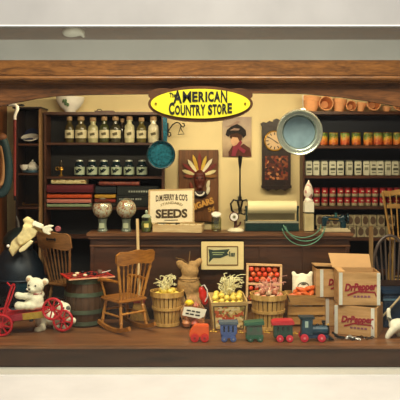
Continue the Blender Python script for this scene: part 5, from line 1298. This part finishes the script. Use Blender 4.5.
# slatted crate of carrots with a white sack
Ye = 0.93; cxe0, cxe1 = X_(287.5, 0.78), X_(325, 0.78); loc = Vector(((cxe0 + cxe1) / 2, Ye, 0))
t = thing('slatted_crate', 'slatted wooden crate of orange sweet potatoes left of the soda crates', 'crate', loc)
w, d, h = cxe1 - cxe0, 0.30, 0.345
for z0, z1 in ((0.02, 0.105), (0.125, 0.215), (0.235, 0.345)):
    for s in (-1, 1): obj('slat', MB().bb(-w / 2, w / 2, s * d / 2 - 0.006, s * d / 2 + 0.006, z0, z1), M_slat, t, bevel=0.002)
for s in (-1, 1): obj('end_board', MB().bb(s * w / 2 - 0.012 - s * 0.012, s * w / 2 + 0.012 - s * 0.012, -d / 2 + 0.006, d / 2 - 0.006, 0.0, 0.345), M_slat, t, bevel=0.002)
obj('bottom', MB().bb(-w / 2 + 0.025, w / 2 - 0.025, -d / 2 + 0.008, d / 2 - 0.008, 0.02, 0.032), M_slat, t)
M_swp = paint('sweet_potato', '#d0622a', 0.5, 0, 0.2, 14)
fst = None
for i, (x, y, z, rz) in enumerate([(-0.13, -0.08, 0.33, 0.3), (-0.06, -0.09, 0.345, -0.4), (0.01, -0.09, 0.345, 0.5), (0.07, -0.085, 0.36, 1.2), (-0.1, -0.03, 0.365, 1.1), (-0.03, -0.04, 0.385, 0.1), (0.04, -0.04, 0.40, -0.5), (0.085, -0.05, 0.41, 0.9)]):
    if fst is None:
        m = MB().ball((0, 0, 0), (0.058, 0.030, 0.030)).ball((0.05, 0.005, 0), (0.03, 0.016, 0.016)).ball((-0.055, 0, 0), (0.026, 0.018, 0.018))
        fst = lump('sweet_potato', m.fuse(0.008, 3), M_swp, loc + Vector((x, y, z)), 'orange sweet potato heaped in the slatted crate', 'sweet potato', 'sweet potatoes in the crate')
    else:
        o = fst.copy(); C.objects.link(o); o.location = loc + Vector((x, y, z)); o.rotation_euler = (0, 0.35 * (i % 3 - 1), rz)
sl = loc + Vector((X_(302.5, 0.98) - loc.x, 0.066, 0.16)); k = S_(1, 0.98)
t = thing('flour_sack', 'small white flour sack with dark printed arch standing in the slatted crate', 'sack', sl)
zt_ = Z_(273, 1.0) - sl.z
m = MB().box((0, 0, zt_ * 0.5), (20 * k, 0.05, zt_ * 0.92)).ball((0, -0.0, zt_ * 0.5), (9 * k, 0.065, zt_ * 0.5)).ball((-8.5 * k, 0, zt_ * 0.98), (2.6 * k, 0.02, 2.6 * k)).ball((8.5 * k, 0, zt_ * 0.98), (2.6 * k, 0.02, 2.6 * k))
obj('sack', m.fuse(0.010, 4).noise(0.004, 16), paint('flour_cloth', '#e8dfc0', 0.85, 0, 0.06, 20, 0.2), t, angle=80)
ar = MB()
for r_ in (5.6, 3.6): ar.tube([(0.5 * k + r_ * k * math.cos(PI * i / 10), -0.064 + 0.020 * abs(math.cos(PI * i / 10)), zt_ * 0.62 + r_ * 0.8 * k * math.sin(PI * i / 10)) for i in range(11)], 0.55 * k, 6)
obj('printed_arch', ar, paint('sack_print', '#4a4a3c', 0.7), t)

# soda crates
M_strap = paint('strap_silver', '#dcd8c8', 0.3, 0.35, 0.1)
M_maroon = paint('crate_red', '#8a1c26', 0.6, 0, 0.1)
def soda_crate(label, loc, rz, w, d, h, straps, lid=None, txt=True, tw=0.80, tx=0.04):
    t = thing('soda_crate', label, 'crate', loc, rz, 'soda boxes piled at the right')
    th = 0.014
    fr = obj('front_panel', MB().bb(-w / 2, w / 2, -d / 2, -d / 2 + th, 0, h), M_crate, t, bevel=0.003)
    obj('back_panel', MB().bb(-w / 2, w / 2, d / 2 - th, d / 2, 0, h), M_crate, t, bevel=0.003)
    for s in (-1, 1): obj('side_panel', MB().bb(s * (w / 2 - th), s * w / 2, -d / 2 + th, d / 2 - th, 0, h), wood('crate_side', '#94683a', '#bf9561', 'Y', 4, 0.6, 9, 0.1), t, bevel=0.003)
    obj('bottom', MB().bb(-w / 2 + th, w / 2 - th, -d / 2 + th, d / 2 - th, 0.003, 0.015), M_crate, t)
    for x in straps: obj('corner_strap', MB().bb(x * w - 0.018, x * w + 0.018, -d / 2 - 0.004, -d / 2 - 0.0005, 0.004, h - 0.004), M_strap, t, bevel=0.001)
    if txt:
        l1 = text('DrPepper', w * tw * 0.98, h * 0.30, 0.05, 0.003, 0.28).xf(Matrix.Translation((tx * w, -d / 2 - 0.004, h * 0.53)) @ Matrix.Rotation(math.radians(-3), 4, 'Y'))
        sw = MB()
        for x0_, z0_, x1_, z1_, tk in ((-0.40, 0.30, -0.1, 0.42, 0.035), (-0.1, 0.42, 0.42, 0.40, 0.03), (0.42, 0.40, 0.46, 0.28, 0.02)):
            sw.bar((tx * w + x0_ * w * tw, -d / 2 - 0.003, h * z0_), (tx * w + x1_ * w * tw, -d / 2 - 0.003, h * z1_), h * tk * 1.5, 0.003, (0, 1, 0))
        l1.add(sw.v, sw.f)
        obj('lettering', l1, M_maroon, fr, smooth=False)
        bn = MB()
        for i in range(5): bn.box((tx * w + (i - 1.7) * w * 0.085, -d / 2 - 0.003, h * 0.27), (w * 0.06, 0.003, h * 0.06))
        obj('small_marks', bn, paint('mark_purple', '#7d4a5a', 0.6), fr, smooth=False)
    return t
wB, dB, hB = 0.44, 0.36, 0.31
lB = Vector((1.71, 0.52, 0))
soda_crate('lower right soda crate standing on the floor with red lettering', lB, math.radians(-24), wB, dB, hB, (0.40, -0.47))
lA = Vector((X_(359.5, 0.40), 0.545, hB + 0.004))
tA = soda_crate('upper right soda crate with its lid flap standing open', lA, math.radians(-3), S_(41.5, 0.36), 0.33, 0.35, (-0.44, 0.465))
wA = S_(41.5, 0.36)
flap = MB().add([(-wA / 2 - 0.01, 0, 0), (wA / 2 - 0.02, 0, 0), (wA / 2 - 0.035, 0.05, 0.14), (-wA / 2 - 0.045, 0.05, 0.15), (-wA / 2 - 0.01, 0.012, 0), (wA / 2 - 0.02, 0.012, 0), (wA / 2 - 0.035, 0.062, 0.14), (-wA / 2 - 0.045, 0.062, 0.15)], [(0, 1, 2, 3), (7, 6, 5, 4), (0, 4, 5, 1), (1, 5, 6, 2), (2, 6, 7, 3), (3, 7, 4, 0)])
obj('lid_flap', flap.xf(Matrix.Translation((-0.01, 0.155, 0.352))), paint('flap_card', '#c99a62', 0.7, 0, 0.05), tA, smooth=False)
obj('side_flap', MB().bb(-wA / 2 - 0.004, -wA / 2 + 0.07, -0.16, 0.10, 0.3515, 0.36), paint('flap_card', '#c99a62', 0.7, 0, 0.05), tA, smooth=False)
lD = Vector((X_(345, 0.84) + 0.0, 0.952, 0))
soda_crate('lower left soda crate mostly hidden behind the lower right one', lD, 0.0, S_(42, 0.78), 0.32, 0.318, (-0.44, 0.44), tw=0.7)
lC = Vector((X_(338, 0.8) + 0.0, 0.93, 0.325))
tC = soda_crate('upper left soda crate with raised top flap beside the white flour sack', lC, math.radians(-2), S_(44, 0.8), 0.34, 0.312, (-0.37, 0.44), tw=0.62, tx=0.08)
obj('lid_flap', MB().box((-0.03, 0.02, 0.331), (S_(40, 0.8), 0.30, 0.012), (-0.06, 0.03, 0)), M_crate, tC, smooth=False)
t = thing('wooden_pole', 'plain brown pole standing behind the soda crates', 'pole', (X_(372, 1.0), 1.045, 0))
obj('pole', MB().box((0, 0, Z_(226, 1.045) / 2), (0.045, 0.035, Z_(226, 1.045))), wood('pole_wood', '#5e4426', '#92703f', 'Z', 5), t, bevel=0.006)
obj('foot', MB().box((0, 0, 0.012), (0.12, 0.06, 0.024)), M_darkx, t, bevel=0.004)

# chairs, chest and cat at the right
spindle_chair('high_chair', 'tall tan spindle-back high chair by the right shelves', (X_(403, 1.50), 1.53, 0), math.radians(-4), 0.34, 0.26, 0.90, Z_(191, 1.55), wood('tan_chair', '#8a6228', '#d9ad64', 'Z', 7), wood('tan_chair_level', '#9a7030', '#dcb36c', 'X', 7), 4, crest=0.07, rake=0.06)
hz = Z_(206.5, 1.6)
obj('back_rail', MB().bb(-0.16, 0.16, 0.125, 0.15, hz - 0.03, hz + 0.025), wood('tan_chair_level', '#9a7030', '#dcb36c'), [o for o in C.objects if o.name == 'high_chair'][0], bevel=0.006)
ch = spindle_chair('windsor_chair', 'dark bow-backed spindle chair behind the blue chest', (X_(395, 1.10), 1.18, 0), math.radians(-4), 0.42, 0.36, 0.42, 0.80, M_dark, M_dark, 1, crest=0.02, rake=0.10)
for o in list(ch.children):
    if o.name.split('.')[0] in ('crest_rail', 'back_post', 'spindle'): bpy.data.objects.remove(o, do_unlink=True)
bw, bt = 0.205, Z_(236.5, 1.28) - 0.42
M_wind = wood('windsor_dark', '#2c221d', '#665850', 'Z', 7, 0.35)
def bowp(a): return Vector((bw * math.cos(a) * (1.0), 0.15 + 0.035 * math.sin(a), 0.42 + bt * math.sin(a) ** 0.75))
obj('bow', MB().tube([bowp(PI * i / 24) for i in range(25)], 0.019, 10), M_wind, ch)
for i in range(7):
    f = (i + 0.5) / 7 * 2 - 1; a = math.acos(f * 0.97)
    obj('spindle', MB().turned((f * 0.155, 0.15, 0.415), bowp(a), [(0, 0.009), (0.4, 0.013), (1, 0.008)], 8), M_wind, ch)
t = thing('blue_chest', 'dark blue wooden chest behind the soda crates at the right edge', 'chest', (2.36, 0.84, 0))
M_chest = paint('chest_blue', '#10283e', 0.45, 0, 0.35, 6)
obj('chest_box', MB().bb(-0.34, 0.40, -0.13, 0.13, 0.0, 0.36), M_chest, t, bevel=0.008)
obj('chest_lid', MB().bb(-0.355, 0.415, -0.14, 0.14, 0.362, 0.41), M_chest, t, bevel=0.012)
obj('pale_band', MB().bb(-0.345, 0.405, -0.1365, -0.1315, 0.30, 0.32), paint('band_blue', '#4f6f80', 0.5), t)
obj('clasp', MB().box((0.05, -0.143, 0.345), (0.05, 0.012, 0.07)), M_gold, t, bevel=0.004)
Yc = 0.32; k = S_(1, Yc); loc = Vector((X_(398, Yc), Yc, 0))
t = thing('toy_cat', 'cream toy cat with raised tail walking out at the right edge', 'toy cat', loc)
def q(px, py, dy=0.0): return Vector(((px - 398) * k, dy, Z_(py, Yc)))
m = MB()
m.ball(q(399, 325), (10.5 * k, 0.075, 6.4 * k)).ball(q(409, 323), (9 * k, 0.075, 6.8 * k)).ball(q(421, 315), (6.6 * k, 0.07, 6 * k)).ball(q(426, 317, -0.02), (3 * k, 0.03, 2.4 * k)).ball(q(415, 319), (5 * k, 0.06, 5 * k))
for pts, r0_, r1_ in (([(394, 327), (390, 331), (387, 335), (386, 338.3)], 4.2, 2.3), ([(398, 328), (399, 333), (400, 338.3)], 3.6, 2.3), ([(411, 327), (412, 333), (412, 338.3)], 3.6, 2.2), ([(416, 327), (418, 333), (419, 338.3)], 3.4, 2.2)):
    dy = -0.04 if pts[0][0] in (394, 416) else 0.04
    for i in range(len(pts) - 1):
        for j in range(5):
            f = j / 4; g = (i + f) / (len(pts) - 1)
            m.ball(q(pts[i][0] + (pts[i + 1][0] - pts[i][0]) * f, pts[i][1] + (pts[i + 1][1] - pts[i][1]) * f, dy), (r0_ + (r1_ - r0_) * g) * k, n=8)
for a in ((419, 308.5, 0.0), (424, 308.5, 0.02)): m.ball(q(*a), (1.8 * k, 0.02, 3.2 * k))
tl_ = [(391, 323), (389.4, 319), (388.6, 315), (388.4, 311.5), (389, 309.5)]
for i in range(4):
    for j in range(4):
        f = j / 4; m.ball(q(tl_[i][0] + (tl_[i + 1][0] - tl_[i][0]) * f, tl_[i][1] + (tl_[i + 1][1] - tl_[i][1]) * f), 2.2 * k, n=8)
obj('body', m.fuse(0.009, 4), paint('cat_cream', '#e6dfc4', 0.6, 0, 0.06), t, angle=80)
obj('tail_band', MB().cyl(q(388.6, 320.2), q(389.8, 317.8), 2.7 * k, n=14), paint('band_dark', '#4a453a', 0.6), t)
for dx in (-0.7, 2.6): obj('eye', MB().ball(q(424 + dx, 313.5, -0.062 if dx < 0 else -0.05), 0.8 * k), M_black, t)
t = thing('wooden_stick', 'pale wooden stick leaning on the chest behind the toy cat', 'stick', (X_(388, 0.5), 0.50, 0))
obj('stick', MB().tube([(X_(371.5, 0.64) - X_(388, 0.5), 0.165, 0.012), (X_(388, 0.64) - X_(388, 0.5), 0.155, Z_(311.5, 0.64)), (X_(410, 0.62) - X_(388, 0.5), 0.135, Z_(287, 0.62))], 0.012, 8), wood('stick_wood', '#9a8360', '#cdb78c', 'X', 5), t)
obj('stick_knob', MB().ball((X_(410, 0.62) - X_(388, 0.5), 0.135, Z_(287, 0.62)), 0.02), wood('stick_wood', '#9a8360', '#cdb78c'), t)

# ================================================================== toy train
Yt = 0.17; k = S_(1, Yt); zb = 0.0
def tw(px): return X_(px, Yt)
def zz(py): return max(0.0, (341.2 - py) * k)
def wheels(t, xs, r, mat_, dia=0.125, hub=None):
    for x in xs:
        for s in (-1, 1):
            w_ = obj('wheel', MB().cyl((x, s * (dia / 2), r), (x, s * (dia / 2 + 0.022), r), r, n=24), mat_, t, bevel=0.004)
            obj('hub', MB().cyl((x, s * (dia / 2 + 0.022), r), (x, s * (dia / 2 + 0.028), r), r * 0.28, n=12), hub or M_steel, w_)
def coupling(t, xa, xb, z):
    m = MB(); n = 3
    for i in range(n):
        xc = xa + (xb - xa) * (i + 0.5) / n
        m.ring((xc, 0, z + 0.006 * math.sin(i * 2.1)), abs(xb - xa) / n * 0.62, 0.005, 'Y' if i % 2 else 'Z', 14, 6, 0.6)
    obj('coupling_chain', m, M_gold, t)
# orange truck
x0 = tw(199); t = thing('toy_train_car', 'orange toy train car with red wheels at the tail of the train', 'toy train', (x0, Yt, 0), group='toy train cars')
obj('body', MB().prism([((px - 199) * k, zz(py)) for px, py in [(189.5, 337), (189.2, 333), (194, 326), (195.5, 325), (208.6, 325.4), (208.8, 337)]], -0.058, 0.058), paint('toy_orange', '#d8541a', 0.4, 0, 0.12), t, bevel=0.008)
wheels(t, [(194.8 - 199) * k, (204.6 - 199) * k], 4.2 * k, paint('toy_red', '#c01f1c', 0.35, 0, 0.08), hub=paint('hub_dark_red', '#7a1512', 0.4))
coupling(t, (209.6 - 199) * k, (217.2 - 199) * k, zz(332))
# blue hopper
x0 = tw(228.5); t = thing('toy_train_car', 'blue toy train car with dark slots beside the orange one', 'toy train', (x0, Yt, 0), group='toy train cars')
M_tb = paint('toy_blue', '#46598c', 0.45, 0, 0.15)
bd = obj('body', MB().prism([((px - 228.5) * k, zz(py)) for px, py in [(220, 324), (237, 324), (236.6, 333), (233, 338), (224, 338), (220.4, 333)]], -0.055, 0.055), M_tb, t, bevel=0.005)
obj('roof', MB().prism([((px - 228.5) * k, zz(py)) for px, py in [(218.6, 324.2), (218.8, 321.6), (238, 321.6), (238.2, 324.2)]], -0.065, 0.065), paint('toy_slate', '#4f5a63', 0.5, 0, 0.15), t, bevel=0.004)
sl_ = MB()
for px in (224, 228.4, 232.8): sl_.bb((px - 0.8 - 228.5) * k, (px + 0.8 - 228.5) * k, -0.0565, -0.0550, zz(331.5), zz(325.5))
for px in (224, 228.4, 232.8): obj('slot', MB().bb((px - 0.8 - 228.5) * k, (px + 0.8 - 228.5) * k, -0.0575, -0.0552, zz(331.5), zz(325.5)), M_black, bd, smooth=False)
wheels(t, [(224 - 228.5) * k, (233 - 228.5) * k], 3.0 * k, M_tb, 0.115, paint('hub_grey', '#8a8f98', 0.4, 0.3))
coupling(t, (237.6 - 228.5) * k, (243.6 - 228.5) * k, zz(333))
# green car
x0 = tw(254.5); t = thing('toy_train_car', 'green toy train car with sloping green roof in the middle of the train', 'toy train', (x0, Yt, 0), group='toy train cars')
M_tg = paint('toy_green', '#2d5a42', 0.45, 0, 0.15)
bd = obj('body', MB().prism([((px - 254.5) * k, zz(py)) for px, py in [(246.4, 325), (262, 324), (262, 337.6), (246.6, 337.6)]], -0.055, 0.055), paint('toy_grey_green', '#4a5348', 0.5, 0, 0.2), t, bevel=0.004)
obj('sill', MB().bb((245.6 - 254.5) * k, (263 - 254.5) * k, -0.060, 0.060, zz(338.5), zz(334.5)), M_tg, t, bevel=0.004)
obj('roof', MB().prism([((px - 254.5) * k, zz(py)) for px, py in [(243.8, 325.6), (244, 322.6), (263.6, 320.6), (264, 324.4)]], -0.068, 0.068), M_tg, t, bevel=0.004)
for px in (250.5, 257.8): obj('slot', MB().bb((px - 1.2 - 254.5) * k, (px + 1.2 - 254.5) * k, -0.0575, -0.0552, zz(331), zz(327)), M_tg, bd, smooth=False)
wheels(t, [(250 - 254.5) * k, (259.6 - 254.5) * k], 2.8 * k, M_tg, 0.115, paint('hub_grey', '#8a8f98', 0.4, 0.3))
coupling(t, (263.8 - 254.5) * k, (270.2 - 254.5) * k, zz(333))
# green car with red roof
x0 = tw(282.6); t = thing('toy_train_car', 'dark green toy train car with red roof and red wheels behind the engine', 'toy train', (x0, Yt, 0), group='toy train cars')
M_tdg = paint('toy_dark_green', '#1f4034', 0.4, 0, 0.15)
bd = obj('body', MB().bb((273.4 - 282.6) * k, (292 - 282.6) * k, -0.055, 0.055, zz(337.4), zz(324.4)), M_tdg, t, bevel=0.004)
obj('roof', MB().prism([((px - 282.6) * k, zz(py)) for px, py in [(271, 324.8), (271.6, 321.8), (275, 320.4), (291, 320), (293.6, 321.4), (293.8, 324.4)]], -0.068, 0.068), paint('toy_roof_red', '#b8232c', 0.4, 0, 0.1), t, bevel=0.004)
for px in (277.5, 282.5, 287.6): obj('slot', MB().bb((px - 1.2 - 282.6) * k, (px + 1.2 - 282.6) * k, -0.0575, -0.0552, zz(330), zz(326)), M_black, bd, smooth=False)
M_tw = paint('toy_wheel_red', '#c9273a', 0.35, 0, 0.08)
wheels(t, [(279.2 - 282.6) * k, (288.8 - 282.6) * k], 3.5 * k, M_tw, hub=paint('hub_pink', '#d98a8a', 0.4))
coupling(t, (292.6 - 282.6) * k, (298 - 282.6) * k, zz(334))
# locomotive
x0 = tw(314); t = thing('toy_locomotive', 'dark blue toy locomotive with red wheels at the head of the train', 'toy train', (x0, Yt, 0), group='toy train cars')
def g(px): return (px - 314) * k
obj('chassis', MB().bb(g(300.5), g(327.5), -0.056, 0.056, zz(338), zz(334.5)), M_navy, t, bevel=0.004)
cab = obj('cab', MB().bb(g(301), g(312), -0.058, 0.058, zz(334.5), zz(319)), paint('loco_blue', '#123848', 0.4, 0, 0.2), t, bevel=0.004)
obj('cab_window', MB().bb(g(304.2), g(307.4), -0.0605, -0.0582, zz(327), zz(320.8)), paint('cab_cream', '#9fb0a0', 0.5), cab, smooth=False)
obj('cab_roof', MB().bb(g(298.8), g(314), -0.066, 0.066, zz(319), zz(316.8)), paint('loco_roof', '#0f2a32', 0.45, 0, 0.2), t, bevel=0.005)
obj('boiler', MB().cyl((g(312), 0, zz(331)), (g(327), 0, zz(331)), 4.9 * k, n=28), paint('loco_blue', '#123848'), t, bevel=0.004)
obj('smoke_box', MB().cyl((g(327), 0, zz(331)), (g(329), 0, zz(331)), 4.6 * k, 3.8 * k, 28), M_black, t)
obj('chimney', MB().lathe([(1.3 * k, zz(328)), (1.2 * k, zz(324.5)), (2.0 * k, zz(322.5)), (2.0 * k, zz(321.4))], (g(323.6), 0, 0), 16), M_black, t)
obj('steam_dome', MB().lathe([(1.7 * k, zz(328)), (1.7 * k, zz(325.6)), (0.8 * k, zz(324.4))], (g(317.4), 0, 0), 16), M_black, t)
obj('lamp', MB().cyl((g(327.2), 0, zz(325.5)), (g(328.8), 0, zz(325.5)), 1.2 * k, n=12), M_gold, t)
obj('cowcatcher', MB().prism([(g(328), zz(335)), (g(333.5), zz(339.5)), (g(328), zz(339.5))], -0.05, 0.05), M_black, t)
wheels(t, [g(303.4), g(320.4)], 4.0 * k, M_tw, hub=paint('hub_pink', '#d98a8a', 0.4))
# dark chain heap on the floor
t = thing('chain_harness', 'tangle of dark chain and silver links on the floor before the soda crates', 'chain', (X_(347, 0.22), 0.22, 0))
def chain(px_pts, mat_, nm):
    m = MB(); pts = [Vector((X_(a, 0.2) - X_(347, 0.22), b, c)) for a, b, c in px_pts]
    n = 0
    for a, b in zip(pts, pts[1:]):
        L = (b - a).length; c_ = max(1, int(L / 0.024))
        for i in range(c_):
            p = a.lerp(b, (i + 0.5) / c_); d = (b - a).normalized(); n += 1
            q_ = d.to_track_quat('X', 'Z').to_matrix().to_4x4()
            rg = MB().ring((0, 0, 0), 0.017, 0.0048, 'Z' if n % 2 else 'Y', 12, 5, 0.65).xf(Matrix.Translation(p) @ q_); m.add(rg.v, rg.f)
    obj(nm, m, mat_, t)
chain([(336, 0.05, 0.022), (341, -0.02, 0.014), (347, 0.01, 0.016), (352, -0.06, 0.014), (357, 0.0, 0.016), (362, 0.05, 0.014), (368, -0.02, 0.014), (374, 0.01, 0.02)], M_iron, 'dark_chain')
chain([(346, -0.04, 0.018), (350, 0.02, 0.03), (353, -0.02, 0.022), (358, -0.05, 0.014), (359, -0.09, 0.013)], M_steel, 'silver_chain')
obj('iron_bar', MB().tube([(X_(333, 0.2) - X_(347, 0.22), 0.03, 0.065), (X_(338, 0.2) - X_(347, 0.22), 0.0, 0.03), (X_(345, 0.2) - X_(347, 0.22), -0.02, 0.02)], 0.012, 8), M_iron, t)
# ================================================================== light and camera
w = bpy.data.worlds.new('World'); bpy.context.scene.world = w; w.use_nodes = True
w.node_tree.nodes['Background'].inputs['Color'].default_value = (1.0, 0.97, 0.92, 1)
w.node_tree.nodes['Background'].inputs['Strength'].default_value = 0.24
def area(name, loc, aim, sx, sy, power, col):
    l = bpy.data.lights.new(name, 'AREA'); l.shape = 'RECTANGLE'; l.size = sx; l.size_y = sy; l.energy = power; l.color = col
    o = bpy.data.objects.new(name, l); C.objects.link(o); o.location = loc
    o.rotation_euler = (Vector(aim) - Vector(loc)).to_track_quat('-Z', 'Y').to_euler()
    return o
area('ceiling_light', (0.3, -4.0, 7.0), (0.1, 1.0, 0.8), 4.5, 2.5, 900, (1.0, 0.94, 0.85))
area('strip_lamp', (0.15, 0.26, 2.74), (0.15, 1.5, 0.9), 3.6, 0.12, 68, (1.0, 0.82, 0.55))
area('wall_light', (0.0, 1.0, 7.5), (0.0, 4.2, 3.5), 6, 1.5, 90, (1.0, 0.97, 0.93))
cd = bpy.data.cameras.new('camera'); cam = bpy.data.objects.new('camera', cd); C.objects.link(cam)
cam.location = (0, CY, CZ); cam.rotation_euler = (PI / 2, 0, 0)
cd.sensor_width = 36; cd.lens = 36 * F / 400.0; cd.shift_y = -0.1; cd.clip_start = 0.1
bpy.context.scene.camera = cam
sc = bpy.context.scene
sc.view_settings.view_transform = 'Standard'; sc.view_settings.look = 'None'
sc.cycles.transparent_max_bounces = 24
